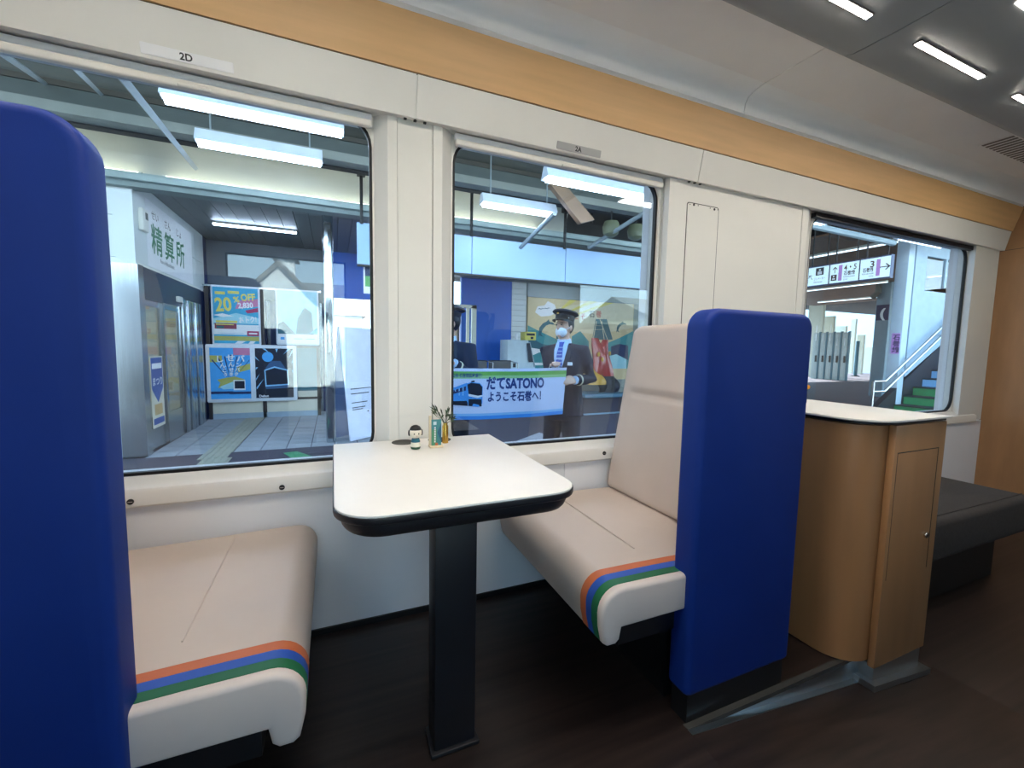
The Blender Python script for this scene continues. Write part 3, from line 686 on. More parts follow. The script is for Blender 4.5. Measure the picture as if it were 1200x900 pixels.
# hanging fluorescent fittings
def fluo(x0, x1, y, z, label, TM=None):
    t = empty('fluorescent_fitting', (x0, y, z)); tag(t, label, 'lamp', 'fluorescent fittings under the canopy'); L = x1-x0
    b = MB(); b.prism([(-.085, .03), (-.03, .15), (.03, .15), (.085, .03)], 'x', 0, L); b.build('reflector', mat('fitting_white', 'dfe8f2', .35), t, False)
    b = MB(); b.tube([(.02, 0, .018), (L-.02, 0, .018)], .03, 10); b.build('tube', TM or FLUO, t)
    for x in (.12, L-.12): bb_ = MB(); bb_.tube([(x, 0, .15), (x, 0, 3.9-z)], .008, 5); bb_.build('rod', STEELP, t)
for a_, c_, Y, lb in (((190, 119), (403, 163), 2.6, 'nearest white fluorescent fitting in the left window'), ((230, 170), (378, 195), 3.5, 'smaller fluorescent fitting behind, in the left window'),
                     ((638, 212), (755, 233), 2.48, 'large fluorescent fitting at the top of the middle window'), ((564, 241), (650, 253), 3.5, 'smaller fluorescent fitting behind, in the middle window')):
    p = aty(*a_, Y); q = aty(*c_, Y); fluo(p.x, q.x, Y, p.z, lb)

for k, (x0, Y, z, lb) in enumerate(((-4.4, 2.6, 2.95, 'fluorescent fitting at the far left behind the blue wing'), (5.3, 2.5, 2.88, 'fluorescent fitting behind the wide white wall panel'), (8.6, 2.5, 2.95, 'fluorescent fitting nearest the hanging platform signs'), (-4.6, 3.5, 3.1, 'rear fluorescent fitting at the far left'), (5.6, 3.5, 3.1, 'rear fluorescent fitting behind the wide wall panel'))):
    fluo(x0, x0+1.3, Y, z, lb, emis('weak_tube', 'dcebff', 5) if x0 == 8.6 else None)
# building front and the passage
sw = struct(empty('wall_station'), 'white panelled station wall')
for i in range(4):
    for j in range(7): box('wall_panel', WALLT, sw, -4.6+.58*i+.003, -4.02+.58*i-.003, 4.72, 4.80, ZP+.47*j+.003, ZP+.47*j+.467)
box('corner_block', WALLT, sw, -2.281, -2.1, 4.715, 4.86, 1.955, 2.95); box('wall_core', WALLT, sw, -9, -2.29, 4.80, 4.86, ZP, 2.95)
for k, (y0, y1) in enumerate(((4.86, 5.3), (5.305, 6.2), (6.205, 7.1), (7.105, 7.6))):
    for (z0, z1) in ((1.99, 2.44), (2.445, 2.94)): box('wall_panel', WALLT, sw, -2.2, -2.1, y0, y1, z0, z1)
b = MB(); b.box(-2.2, -2.095, 4.78, 7.6, 1.955, 1.985); b.build('wall_ledge', FASW, sw)
# lettering on the side wall (reads along +y)
sg = empty('fare_office_sign', (-2.0985, 5.2, 2.2)); tag(sg, 'white wall sign with green characters above the steel sliding door', 'sign')
a = Art((0, 0, 0), (0, 1, 0), (0, 0, 1)); GREEN = mat('sign_green', '1f7a4f', .5)
b = MB(); b.box(-.003, 0, -.12, 1.72, -.20, .62); b.build('sign_board', PAPER, sg)
a.text('せい', .06, .42, .13, INK); a.text('さん', .52, .42, .13, INK); a.text('じょ', 1.0, .42, .13, INK)
a.text('精', .02, .02, .40, GREEN, .006); a.text('算', .48, .02, .40, GREEN, .006); a.text('所', .94, .02, .40, GREEN, .006)
a.text('Fare Adjustment', .30, -.10, .08, INK); a.build('lettering', sg)
bx = empty('wall_speaker', (-2.1, 4.92, 2.5)); tag(bx, 'small white box with dark grille high on the station wall', 'speaker')
box('housing', FASW, bx, 0, .05, -.07, .10, -.12, .14, .01); box('grille', BEAMG, bx, .05, .053, .0, .07, .02, .10)
# steel sliding door unit on the left of the passage
d1 = struct(empty('door_2'), 'stainless steel sliding glass doors on the left of the passage')
box('corner_post', STEEL, d1, -2.32, -2.08, 4.70, 4.86, ZP, 1.955); box('lintel', mat('lintel_dark', '3a4656', .35, .6), d1, -2.16, -2.09, 4.86, 7.3, 1.58, 1.955)
for (y0, y1, x) in ((4.88, 5.52, -2.13), (5.50, 6.16, -2.10)):
    lf = box('door_leaf', STEEL, d1, x-.025, x+.005, y0, y1, ZP+.01, ZP+.42)
    for (ya, yb, za, zb) in ((y0, y0+.06, ZP+.42, 1.58), (y1-.06, y1, ZP+.42, 1.58), (y0+.06, y1-.06, 1.50, 1.58)): box('leaf_frame', STEEL, lf, x-.025, x+.005, ya, yb, za, zb)
    box('door_glass', GLASS2, lf, x-.012, x-.008, y0+.06, y1-.06, ZP+.42, 1.50, smooth=False)
box('door_motor', FASW, d1, -2.09, -2.04, 6.0, 6.15, 1.64, 1.72, .01)
for k in range(5): box('folded_leaf', STEEL, d1, -2.12+.015*(k % 2), -2.06+.012*(k % 2), 6.2+.20*k, 6.2+.20*k+.19, ZP+.01, 1.70, .006)
wk = struct(empty('wall_office'), 'cream office wall behind the sliding doors')
box('office_wall', CREAMW, wk, -3.6, -3.5, 4.86, 7.5, ZP, 2.9); box('office_wall', CREAMW, wk, -3.6, -2.2, 7.5, 7.6, ZP, 2.9); box('office_floor', TILE, wk, -3.6, -2.17, 4.86, 7.6, ZP-.05, ZP); box('office_ceiling', FASW, wk, -3.6, -2.2, 4.86, 7.6, 2.0, 2.05)
ol = empty('added_office_lamp', (-2.9, 5.9, 1.94)); tag(ol, 'added lamp brightening the office behind the glass doors', 'lamp'); box('diffuser', emis('added_office_light', 'fff0d8', 10), ol, -.15, .15, -.6, .6, 0, .015); box('rim', FASW, ol, -.17, .17, -.62, .62, .015, .03)  # lamp added to brighten the office interior behind the glass
ps = empty('door_poster', (-2.118, 5.02, .25)); tag(ps, 'blue festival poster on the steel sliding door', 'poster')
b = MB(); b.box(-.001, .001, 0, .42, -.30, .62); b.build('sheet', mat('poster_pale', 'd3cdb8', .5, var=.1), ps)
a = Art((.001, 0, -.30), (0, 1, 0), (0, 0, 1)); NB = mat('poster_navy', '1d4a94', .5)
a.rect(.02, .50, .40, .90, NB); a.poly([(.02, .5), (.40, .5), (.21, .32)], NB); a.text('まつり', .06, .55, .12, PAPER, .002); a.rect(.05, .76, .37, .83, PAPER); a.rect(.03, .04, .39, .12, NB); a.rect(.08, .16, .34, .30, mat('poster_sand', 'b99a60', .5)); a.build('print', ps)
# slatted soffit over the passage
so = struct(empty('ceiling_passage'), 'grey slatted soffit over the station passage')
sm = MB(); sm.box(.004, .196, 0, 4.9, 0, .03); s0 = sm.build('slat', SLATM, so, False); s0.location = (-2.1, 4.80, 2.94)
for k in range(1, 52):
    o = s0.copy(); COL.objects.link(o); o.parent = so; o.location = (-2.1+.2*k, 4.80, 2.94)
box('soffit_backing', ROOFD, so, -2.2, 8.4, 4.8, 9.8, 2.975, 3.0)
p = aty(250, 264, 6.45); q = aty(347, 269, 6.45)
t = empty('soffit_lamp', (p.x, 6.45, 2.91)); tag(t, 'slim fluorescent lamp under the grey slatted soffit', 'lamp'); L = q.x-p.x
box('tube', FLUO, t, 0, L, -.025, .025, -.02, .0); box('housing', FASW, t, -.01, L+.01, -.035, .035, 0, .03)
for k, (x, y) in enumerate(((2.2, 6.6), (5.6, 7.2), (5.6, 8.6), (.6, 6.4))):  # lamps added under the soffit to brighten the mural and blue wall
    t = empty('soffit_lamp', (x, y, 2.91)); tag(t, ('added hidden lamp between the column and the hall', 'added lamp in front of the mural, nearer the train', 'added lamp close to the mural wall', 'added lamp right of the steel column')[k], 'lamp')
    box('tube', FLUO, t, 0, 1.2, -.025, .025, -.02, .0); box('housing', FASW, t, -.01, 1.21, -.035, .035, 0, .03)
# back of the passage
bw = struct(empty('wall_passage_back'), 'dark navy wall behind the poster boards')
box('back_panel', NAVY, bw, -2.2, .0, 8.0, 8.1, ZP, 1.9); box('back_panel', mat('back_grey', '59646c', .5), bw, -2.2, .0, 7.9, 8.0, 1.9, 2.95)
for k in range(4): box('back_pilaster', STEEL, bw, -1.28+.09*k-(.0 if k < 2 else -.75), -1.22+.09*k-(.0 if k < 2 else -.75), 7.95, 8.0, ZP, 1.9)
box('back_panel', SBLUE, bw, .0, 1.5, 7.9, 8.0, 2.02, 2.95)
box('side_panel', NAVY, bw, -2.2, -2.12, 7.3, 8.05, ZP, 2.95)
# poster fence
fn = empty('poster_fence', (-1.1, 7.45, ZP)); tag(fn, 'steel rail fence carrying the station posters', 'fence')
def fput(n, M, x0, x1, y0, y1, z0, z1): return box(n, M, fn, x0+1.1, x1+1.1, y0-7.45, y1-7.45, z0-ZP, z1-ZP)
BRZ = mat('bronze_frame', '4a4238', .4, .5)
for x in (-2.05, -1.20, -.27): fput('post', BRZ, x-.03, x+.03, 7.46, 7.52, ZP, 2.07)
fput('top_rail', STEEL, -2.1, -.2, 7.44, 7.50, 2.05, 2.08); fput('middle_rail', BRZ, -2.1, -.22, 7.46, 7.5, .98, 1.03); fput('lower_rail', BRZ, -2.1, -.22, 7.46, 7.5, .0, .04)
fput('lower_board', CREAMW, -2.02, -1.235, 7.47, 7.49, ZP+.1, -.01); fput('lower_board', CREAMW, -1.165, -.3, 7.47, 7.49, ZP+.1, -.01); fput('kick_board', mat('kick_grey', '9fb0bd', .4), -2.02, -.3, 7.46, 7.48, ZP, ZP+.1)
fput('teal_board', TEALB, -.64, -.3, 7.47, 7.49, .16, .98); fput('lower_board', CREAMW, -.64, -.3, 7.465, 7.49, .04, .16)
def frame(name, px_, Y, label, rim=.025):
    """px_: two opposite photo corners on plane Y"""
    A = aty(px_[0], px_[3], Y); B = aty(px_[2], px_[1], Y); W_ = B.x-A.x; H_ = B.z-A.z
    t = empty(name, (A.x, Y, A.z)); tag(t, label, 'poster')
    b = MB(); b.slab(rrect(0, 0, W_, H_, .03), 'y', 0, .035, .006, 2); b.build('board', mat('poster_frame_white', 'dde3ea', .35), t)
    return t, W_, H_
def art_on(t, W_, H_, m_=.03): return Art((m_, -.0, m_), (1, 0, 0), (0, 0, 1)), W_-2*m_, H_-2*m_
CY = mat('ink_cyan', '3fa9cf', .5); CY2 = mat('ink_pale_cyan', 'a5d9e6', .5); YEL = mat('ink_yellow', 'e8d867', .5); PNK = mat('ink_pink', 'cf7fa0', .5); MAG = mat('ink_magenta', 'b0355c', .5); MRN = mat('ink_maroon', '8a3a48', .5); NVY = mat('ink_navy', '1a2c58', .5); SKYB = mat('ink_sky', '4aa8ee', .5); BLK = mat('ink_black', '0c1422', .5); GRNP = mat('ink_green', '5aa45a', .5); LTB = mat('ink_light_blue', '8fc8f2', .5); TEA = mat('ink_teal', '3c8f92', .5); DTE = mat('ink_dark_teal', '27606b', .5); TAN = mat('ink_tan', 'dcc79a', .5); TAN2 = mat('ink_tan_light', 'e6d8b4', .5); OLV = mat('ink_olive', 'b9b45a', .5)
t, W_, H_ = frame('discount_poster', (249, 337, 304, 404), 7.4, 'cyan poster with big yellow 20% OFF lettering'); a, w_, h_ = art_on(t, W_, H_)
a.rect(0, 0, w_, h_, CY); a.rect(0, h_*.16, w_, h_*.34, PAPER); a.rect(0, h_*.05, w_, h_*.13, OLV); a.poly([(0, h_*.44), (w_*.5, h_*.55), (w_, h_*.47), (w_, h_*.36), (0, h_*.36)], CY2)
a.poly([(w_*.48, h_*.62), (w_, h_*.68), (w_, h_*.82), (w_*.55, h_*.77)], PNK); a.poly([(w_*.75, h_*.55), (w_, h_*.58), (w_, h_*.66), (w_*.7, h_*.6)], MAG)
a.poly([(.0, h_*.50), (w_*.2, h_*.47), (w_*.45, h_*.49), (w_*.2, h_*.535)], PAPER)
a.text('20', w_*.06, h_*.57, h_*.33, YEL, .01, width=w_*.36, rot=.10); a.text('%', w_*.45, h_*.74, h_*.14, YEL, .004, rot=.08); a.text('OFF', w_*.62, h_*.77, h_*.17, YEL, .006, width=w_*.33, rot=.1)
a.text('2,830', w_*.55, h_*.64, h_*.13, PAPER, .005, width=w_*.34, rot=.08); a.text('おトク!', w_*.56, h_*.38, h_*.12, PAPER, .005, width=w_*.40, rot=.08)
a.rect(w_*.05, h_*.87, w_*.27, h_*.92, YEL); a.rect(w_*.33, h_*.89, w_*.58, h_*.94, YEL); a.rect(w_*.02, h_*.26, w_*.5, h_*.36, MRN); a.rect(w_*.05, h_*.37, w_*.52, h_*.41, YEL); a.rect(w_*.05, h_*.33, w_*.44, h_*.345, YEL); a.rect(w_*.06, h_*.27, w_*.22, h_*.31, DTE)
a.rect(w_*.73, h_*.14, w_, h_*.23, MAG); a.rect(w_*.77, h_*.17, w_*.96, h_*.20, PAPER); a.rect(w_*.1, h_*.18, w_*.66, h_*.185, CY); a.poly([(w_*.45, 0), (w_*.6, 0), (w_*.7, h_*.045), (w_*.52, h_*.045)], PAPER); a.poly([(w_*.75, 0), (w_*.86, 0), (w_*.92, h_*.045), (w_*.8, h_*.045)], PAPER); a.build('print', t)
t, W_, H_ = frame('travel_poster', (324, 341, 373, 404), 7.4, 'pale travel poster with dark hills, right of the 20% OFF poster'); a, w_, h_ = art_on(t, W_, H_)
a.rect(0, 0, w_, h_, PAPER); a.rect(0, h_*.18, w_, h_, CY2); a.poly([(0, h_*.18), (0, h_*.36), (w_*.14, h_*.42), (w_*.34, h_*.26), (w_*.44, h_*.18)], DTE); a.poly([(w_*.45, h_*.18), (w_*.5, h_*.48), (w_*.68, h_*.70), (w_*.86, h_*.60), (w_*.9, h_*.18)], DTE); a.poly([(w_*.58, h_*.2), (w_*.62, h_*.44), (w_*.72, h_*.52), (w_*.74, h_*.2)], TEALB); a.poly([(w_*.8, h_*.2), (w_, h_*.32), (w_, h_*.2)], SKYB); a.rect(w_*.06, h_*.07, w_*.16, h_*.12, SKYB); a.rect(w_*.4, h_*.085, w_*.6, h_*.095, CY); a.rect(w_*.7, h_*.085, w_*.92, h_*.095, CY); a.build('print', t)
t, W_, H_ = frame('double_poster', (243, 405, 347, 472), 7.36, 'white-framed double poster of trains, blue one beside black one'); a, w_, h_ = art_on(t, W_, H_, .06)
c0 = w_*.47; a.rect(0, 0, c0, h_, SKYB); a.rect(c0*.58, h_*.86, c0, h_, PNK); a.rect(0, h_*.72, c0*.3, h_*.85, OLV); a.poly([(c0*.65, h_*.62), (c0, h_*.70), (c0, h_*.58), (c0*.7, h_*.52)], OLV)
for k in range(7):
    x1 = c0*(.04+.155*k); a.poly([(c0*.50, h_*.34), (x1, h_*.86-abs(k-3)*.03), (x1+.02, h_*.87-abs(k-3)*.03)], NVY)
a.poly([(c0*.18, h_*.22), (c0*.24, h_*.32), (c0*.16, h_*.38), (c0*.4, h_*.42), (c0*.6, h_*.44), (c0*.85, h_*.38), (c0*.62, h_*.2)], OLV); a.poly([(c0*.22, h_*.24), (c0*.55, h_*.34), (c0*.6, h_*.20), (c0*.3, h_*.19)], CY2); a.rect(c0*.56, h_*.17, c0*.86, h_*.37, PAPER); a.rect(c0*.59, h_*.20, c0*.84, h_*.35, BLK); a.rect(0, h_*.10, c0*.55, h_*.15, NVY); a.rect(c0*.45, h_*.09, c0, h_*.14, NVY)
a.text('し', c0*.18, h_*.73, .13, PAPER, .004); a.text('ん', c0*.24, h_*.62, .10, PAPER, .003); a.text('こ', c0*.30, h_*.53, .08, PAPER, .003); a.text('う', c0*.33, h_*.45, .07, PAPER, .003)
a.text('せ', c0*.40, h_*.75, .14, PAPER, .004); a.text('ん', c0*.45, h_*.64, .10, PAPER, .003); a.text('せ', c0*.46, h_*.54, .08, PAPER, .003); a.text('き', c0*.47, h_*.46, .07, PAPER, .003)
a.text('バ', c0*.66, h_*.74, .13, PAPER, .004); a.text('ン', c0*.64, h_*.63, .10, PAPER, .003); a.text('パ', c0*.61, h_*.54, .08, PAPER, .003); a.text('ク', c0*.59, h_*.46, .07, PAPER, .003)
c1 = w_*.53; cw = w_-c1; a.rect(c1, 0, w_, h_, BLK)
for k in range(11):
    an = math.radians(-12+24*k); r0, r1 = .30*h_, .55*h_; cx_, cy_ = c1+cw*.52, h_*.62
    pts = [(cx_+r0*math.cos(an), cy_+r0*math.sin(an)), (cx_+r1*math.cos(an), cy_+r1*math.sin(an)), (cx_+r1*math.cos(an+.09), cy_+r1*math.sin(an+.09))]
    a.poly([(min(max(x, c1+.005), w_-.005), min(max(y, .005), h_-.005)) for x, y in pts], LTB)
a.circ(c1+cw*.33, h_*.83, cw*.15, SKYB); a.poly([(c1+cw*.22, h_*.55), (c1+cw*.4, h_*.75), (c1+cw*.66, h_*.75), (c1+cw*.84, h_*.55), (c1+cw*.86, h_*.2), (c1+cw*.26, h_*.18)], mat('ink_steel_blue', '31547a', .5)); a.poly([(c1+cw*.25, h_*.23), (c1+cw*.23, h_*.57), (c1+cw*.5, h_*.64), (c1+cw*.86, h_*.57), (c1+cw*.88, h_*.26)], LTB); a.poly([(c1+cw*.28, h_*.26), (c1+cw*.26, h_*.55), (c1+cw*.5, h_*.61), (c1+cw*.83, h_*.55), (c1+cw*.85, h_*.28)], BLK); a.text('Debut', c1+cw*.08, h_*.02, .06, PAPER, .002); a.build('print', t)
# steel column, A-board, small hanging poster
cl = struct(empty('passage_column')); b = MB(); b.rbox(-.11, .02, 4.80, 4.95, ZP, 2.94, .03, 4); b.build('column_steel', mat('mirror_steel', 'b9c2c8', .10, 1.0, var=.05, scale=(3, 3, 1)), cl)
ab = empty('a_board', (.36, 5.15, ZP)); ab.rotation_euler.z = -.85; tag(ab, 'white folding A-board sign standing by the passage exit', 'sign')
top = aty(414, 384, 5.1).z-ZP
b = MB(); b.slab([(.0, top), (.03, top), (.21, .02), (.18, .02)], 'y', -.38, .28, .006, 2); f_ = b.build('front_board', mat('board_white', 'dfe3f4', .4), ab)
b = MB(); b.slab([(-.03, top), (.0, top), (-.16, .02), (-.19, .02)], 'y', -.38, .28, .006, 2); b.build('rear_board', mat('board_blue_grey', '7f93b8', .4), ab)
b = MB(); b.box(-.17, .18, -.02, .0, .40, .42); b.build('brace', STEEL, ab)
for k, zz in enumerate((.75, .68, .55, .48, .45)):
    x = .03+.18*(top-zz*1.0)/top
    b = MB(); b.box(x+.001, x+.004, -.30, .1-.05*k, zz*1.0, zz+.012); b.build('written_line', INK, f_)
hp_ = empty('hanging_poster', (aty(426, 330, 4.5).x, 4.5, 1.9)); tag(hp_, 'small green and red poster below the light blue fascia', 'poster')
H0 = aty(430, 344, 4.5).z; H1 = aty(430, 311, 4.5).z
box('sheet', PAPER, hp_, 0, .3, 0, .012, H0-1.9, H1-1.9); a = Art((0, 0, H0-1.9), (1, 0, 0), (0, 0, 1)); hh = H1-H0; a.rect(.02, .25*hh, .28, .62*hh, GRNP); a.rect(.02, .62*hh, .28, .95*hh, NVY); a.rect(.12, .45*hh, .24, .85*hh, MAG); a.build('print', hp_)
# light blue fascia boards
fb = struct(empty('trim_3'), 'light blue fascia boards hanging over the platform')
for p0, p1 in ((418, 553), (553, 663), (663, 755), (755, 820)):
    x0, x1 = aty(p0, 300, 4.4).x, aty(p1, 300, 4.4).x; box('fascia_board', FASB, fb, x0+.006, x1-.006, 4.4, 4.46, 2.125, 2.655)
box('fascia_board', FASB, fb, aty(820, 300, 4.4).x+.006, 9.0, 4.4, 4.46, 2.125, 2.655)
b = MB(); b.box(.31, 9.0, 4.405, 4.46, 2.10, 2.122); b.build('lower_edge', GROOVE, fb)
# round loudspeakers
for px, py, lb in ((716, 268, 'left'), (745, 272, 'right')):
    p = aty(px, py, 3.8); t = empty('round_speaker', p); tag(t, '%s of two round loudspeakers under the canopy' % lb, 'lamp', 'pair of round loudspeakers')
    b = MB(); b.lathe([(.02, .12), (.10, .10), (.13, .02), (.11, -.08), (.05, -.12)], (0, 0, 0), 16); b.build('horn', mat('horn_olive', '6e7358', .5), t)
    b = MB(); b.tube([(0, 0, .12), (0, 0, 3.9-p.z)], .012, 6); b.build('stem', RUBBER, t)

# ---- hall behind the middle window
YM = 9.75
hw = struct(empty('wall_hall'), 'rear wall of the station hall')
box('blue_wall', SBLUE, hw, aty(541, 320, 9.8).x, aty(600, 325, 9.8).x, 9.8, 9.95, ZP, 3.2)
xa, xb = aty(600, 325, 9.8).x+.01, aty(617.5, 328, 9.8).x
for k in range(22): box('plank', WALLT, hw, xa, xb, 9.8, 9.84, ZP+.155*k+.004, ZP+.155*k+.151)
box('plank_backing', GROOVE, hw, xa, xb, 9.84, 9.95, ZP, 3.2)
box('rear_wall', mat('hall_grey', '8a938f', .5), hw, xb, 12.5, 9.84, 9.95, ZP, 3.2); box('upper_board', mat('board_grey', '96a3a2', .4), hw, xb+.02, 11, 9.76, 9.84, 2.60, 3.02)
for (x0, x1, z0, z1) in ((xb, xb+.03, 2.56, 3.05), (xb, 11, 2.56, 2.60), (xb, 11, 3.02, 3.06)): box('board_trim', STEELP, hw, x0, x1, 9.74, 9.84, z0, z1)
MX0, MZ0 = xb+.03, .10
mu = empty('mural', (MX0, YM, MZ0)); tag(mu, 'tan mural with teal waves, dolphins and a ship mast', 'mural')
MX1 = aty(742, 380, YM).x; MZ1 = 2.55
b = MB(); b.box(0, MX1-MX0, 0, .07, 0, MZ1-MZ0); b.build('mural_board', TAN, mu)
a = Art((0, 0, 0), (1, 0, 0), (0, 0, 1))
def mp(l): return [(min(max(aty(x, y, YM).x-MX0, 0), MX1-MX0), min(max(aty(x, y, YM).z-MZ0, 0), MZ1-MZ0)) for x, y in l]
a.poly(mp([(655, 360), (700, 350), (742, 350), (742, 384), (700, 392), (668, 388), (650, 372)]), TAN2)
for l in (((652, 372), (690, 350), (700, 350)), ((655, 376), (710, 350), (720, 350)), ((650, 368), (668, 350), (676, 350))): a.poly(mp(l), YEL)
a.poly(mp([(627, 366), (630, 359), (638, 358), (642, 353), (650, 357), (653, 366), (645, 370), (634, 371)]), PAPER)
for (x, y, s_) in ((634, 362, 1), (641, 361.5, 1)): a.poly(mp([(x-4, y+.8), (x-2, y-1), (x, y), (x+2, y-1.2), (x+4, y+.3), (x+2, y-.3), (x, y+.8), (x-2, y)]), DTE)
a.poly(mp([(618, 381), (634, 389), (660, 401), (672, 404), (672, 430), (618, 430)]), TEA); a.poly(mp([(618, 393), (635, 403), (655, 407), (655, 412), (618, 407)]), DTE); a.poly(mp([(618, 407), (645, 411), (652, 416), (618, 416)]), PAPER); a.poly(mp([(618, 419), (632, 413), (648, 413), (655, 419), (655, 432), (618, 432)]), TEA); a.poly(mp([(618, 425), (655, 425), (655, 428), (618, 428)]), PAPER)
a.poly(mp([(670, 394), (680, 388), (690, 400), (690, 430), (670, 430)]), TEA)
a.poly(mp([(694, 398), (698, 374), (704, 374), (711, 374), (718, 398)]), DTE); a.poly(mp([(712, 402), (728, 395), (742, 388), (742, 432), (712, 432)]), TEA); a.poly(mp([(716, 406), (726, 403), (736, 405), (736, 422), (716, 416)]), NVY); a.poly(mp([(712, 418), (722, 415), (734, 421), (734, 432), (712, 432)]), CY2)
for l in (((695, 398), (699, 376)), ((708, 398), (705, 376)), ((696, 386), (708, 386)), ((697, 381), (707, 382)), ((703, 374), (712, 398))):
    (x0, y0), (x1, y1) = l; a.poly(mp([(x0-.4, y0), (x0+.4, y0+.4), (x1+.4, y1+.4), (x1-.4, y1)]), TAN2)
def dolphin(cx, cy, s_, M, fl=1):
    o_ = [(-9, 8), (-8, 1), (-4, -4), (1, -6.5), (3, -9), (4, -6), (8, -5), (10, -2), (8, -2.5), (4, -3), (0, -1.5), (-4, 3), (-6, 8), (-3, 12), (-8, 10), (-10, 13)]
    a.poly(mp([(cx+fl*x*s_, cy+y*s_) for x, y in o_]), M)
dolphin(640, 383, 1.0, DTE); dolphin(728, 382, .62, DTE, 1); dolphin(658, 390, .7, DTE, 1)
RED = mat('ink_red', 'c8553c', .5)
for ch, px, py in (('よ', 652.5, 374), ('う', 663, 373), ('こ', 672, 373.5), ('そ', 680, 374)):
    u_, v_ = mp([(px, py)])[0]; a.text(ch, u_, v_, .22, RED, .004)
for ch, px in (('石', 690), ('巻', 698)):
    u_, v_ = mp([(px, 371)])[0]; a.text(ch, u_, v_, .22, INK if ch == '石' else RED, .004)
a.build('mural_print', mu)
# doorway at the left of the hall
dw = struct(empty('door_3'), 'pale framed glass doorway left of the blue wall')
X0, X1 = aty(505, 360, 9.0).x, aty(558.5, 360, 9.0).x; Z1 = aty(545, 357, 9.0).z; DF = mat('door_frame_cream', 'cfd3c2', .4)
box('jamb', DF, dw, X1-.12, X1, 9.0, 9.1, ZP, Z1); box('jamb', DF, dw, X1-.26, X1-.18, 9.02, 9.08, ZP, Z1); box('head', DF, dw, X0, X1, 9.0, 9.1, Z1-.08, Z1); box('jamb', DF, dw, X0, X0+.12, 9.0, 9.1, ZP, Z1)
for k in range(3): 
    x = X1-.45-.42*k; box('door_panel', mat('door_tan', 'c9ae86', .5), dw, x-.33, x-.04, 9.04, 9.07, .9, 1.85); box('mullion', BRZ, dw, x-.04, x, 9.02, 9.08, ZP, Z1-.08)
box('mid_rail', STEELP, dw, X0, X1-.26, 9.02, 9.08, .72, .88); box('door_glass', GLASS2, dw, X0, X1-.26, 9.05, 9.055, ZP, .72, smooth=False)
# ticket machine
p = aty(595, 398, 8.6); q = aty(618, 398, 8.6)
tk = empty('ticket_machine', (p.x, 8.6, ZP)); tag(tk, 'grey ticket machine with sloped screen and yellow top sign', 'machine'); hM = p.z-ZP; wM = q.x-p.x+.03
TKM = mat('machine_grey', 'b9cbd3', .4)
b = MB(); b.slab([(0, 0), (wM+.28, 0), (wM+.28, .80), (wM+.22, .86), (wM, hM), (0, hM)], 'y', 0, .55, .015, 3); b.build('machine_body', TKM, tk)
b = MB(); b.box(.16, .24, -.006, 0, hM*.55, hM*.62); b.build('sticker', INK, tk)
b = MB(); b.slab([(wM+.005, hM-.05), (wM+.045, hM-.05), (wM+.215, .90), (wM+.175, .90)], 'y', -.03, .02, .004, 2); sc_ = b.build('screen_bezel', mat('bezel_grey', '8fa0aa', .4), tk)
b = MB(); b.prism([(wM-.06, hM-.08), (wM+.03, hM-.08), (wM+.14, 1.02), (wM+.01, 1.02)], 'y', -.036, -.03); b.build('screen', BLK, sc_)
b = MB(); b.rbox(wM-.10, wM+.22, -.01, .3, hM, hM+.22, .01, 2); sg_ = b.build('top_sign', mat('sign_yellow', 'd9cf62', .5), tk); b = MB(); b.box(wM-.06, wM+.18, -.012, -.01, hM+.12, hM+.18); b.box(wM+.06, wM+.14, -.012, -.01, hM+.03, hM+.09); b.build('sign_print', BLK, sg_)
b = MB(); b.rbox(wM+.02, wM+.34, -.08, .1, .74, .80, .01, 2); b.build('tray', TKM, tk)
b = MB(); b.tube([(.33, .2, hM), (.33, .2, hM+.16)], .035, 8); b.build('lamp_bottle', PAPER, tk)
# black bench backs behind the banner
for k, (px0_, px1_) in enumerate(((545, 572), (572, 600))):
    p = aty(px0_, 430, 7.6); q = aty(px1_, 430, 7.6); t = empty('waiting_bench', (p.x, 7.6, ZP)); tag(t, ('black waiting bench beside the dark shoulder, left of the pair', 'black waiting bench nearer the ticket machine, right of the pair')[k], 'bench', 'black waiting benches'); Lb = q.x-p.x; zb = aty(560, 422, 7.6).z-ZP
    b = MB(); b.rbox(.02, Lb-.02, 0, .05, zb-.42, zb, .02, 3); b.build('backrest', BLACKP, t); b = MB(); b.rbox(.02, Lb-.02, -.42, 0, .40, .45, .02, 3); b.build('seat', BLACKP, t)
    for x in (.08, Lb-.1): box('leg', STEEL, t, x, x+.03, -.38, .03, 0, .40)
    b = MB(); b.tube([(Lb-.03, -.40, .45), (Lb-.03, -.40, zb-.05), (Lb-.03, .02, zb-.02)], .012, 6); b.build('armrest', STEEL, t)
# abstract stand-in for the red sculpture, with its black plinth
p = aty(703, 440, 8.9); sp = empty('red_sculpture', (p.x, 8.9, ZP)); tag(sp, 'glossy red and ochre abstract sculpture on a dark plinth', 'sculpture')
SR = mat('sculpture_red', 'a82c28', .25, coat=.5); SO = mat('sculpture_ochre', 'c99a35', .35); 
b = MB(); b.rbox(-.75, .75, -.4, .5, 0, .12, .03, 3); b.build('plinth_step', mat('plinth_blue', '5f8296', .5), sp)
def twist(c, h0, h1, r0, r1, ph, n=12, k=14):
    R = []
    for i in range(k+1):
        t_ = i/k; z = h0+(h1-h0)*t_; r = r0+(r1-r0)*t_+.05*math.sin(t_*math.pi); off = .08*math.sin(t_*4+ph)
        R.append([(c[0]+off+r*(1+.18*math.cos(3*a_+t_*2.5+ph))*math.cos(a_), c[1]+.6*r*math.sin(a_), z) for a_ in [2*math.pi*j/n for j in range(n)]])
    return R
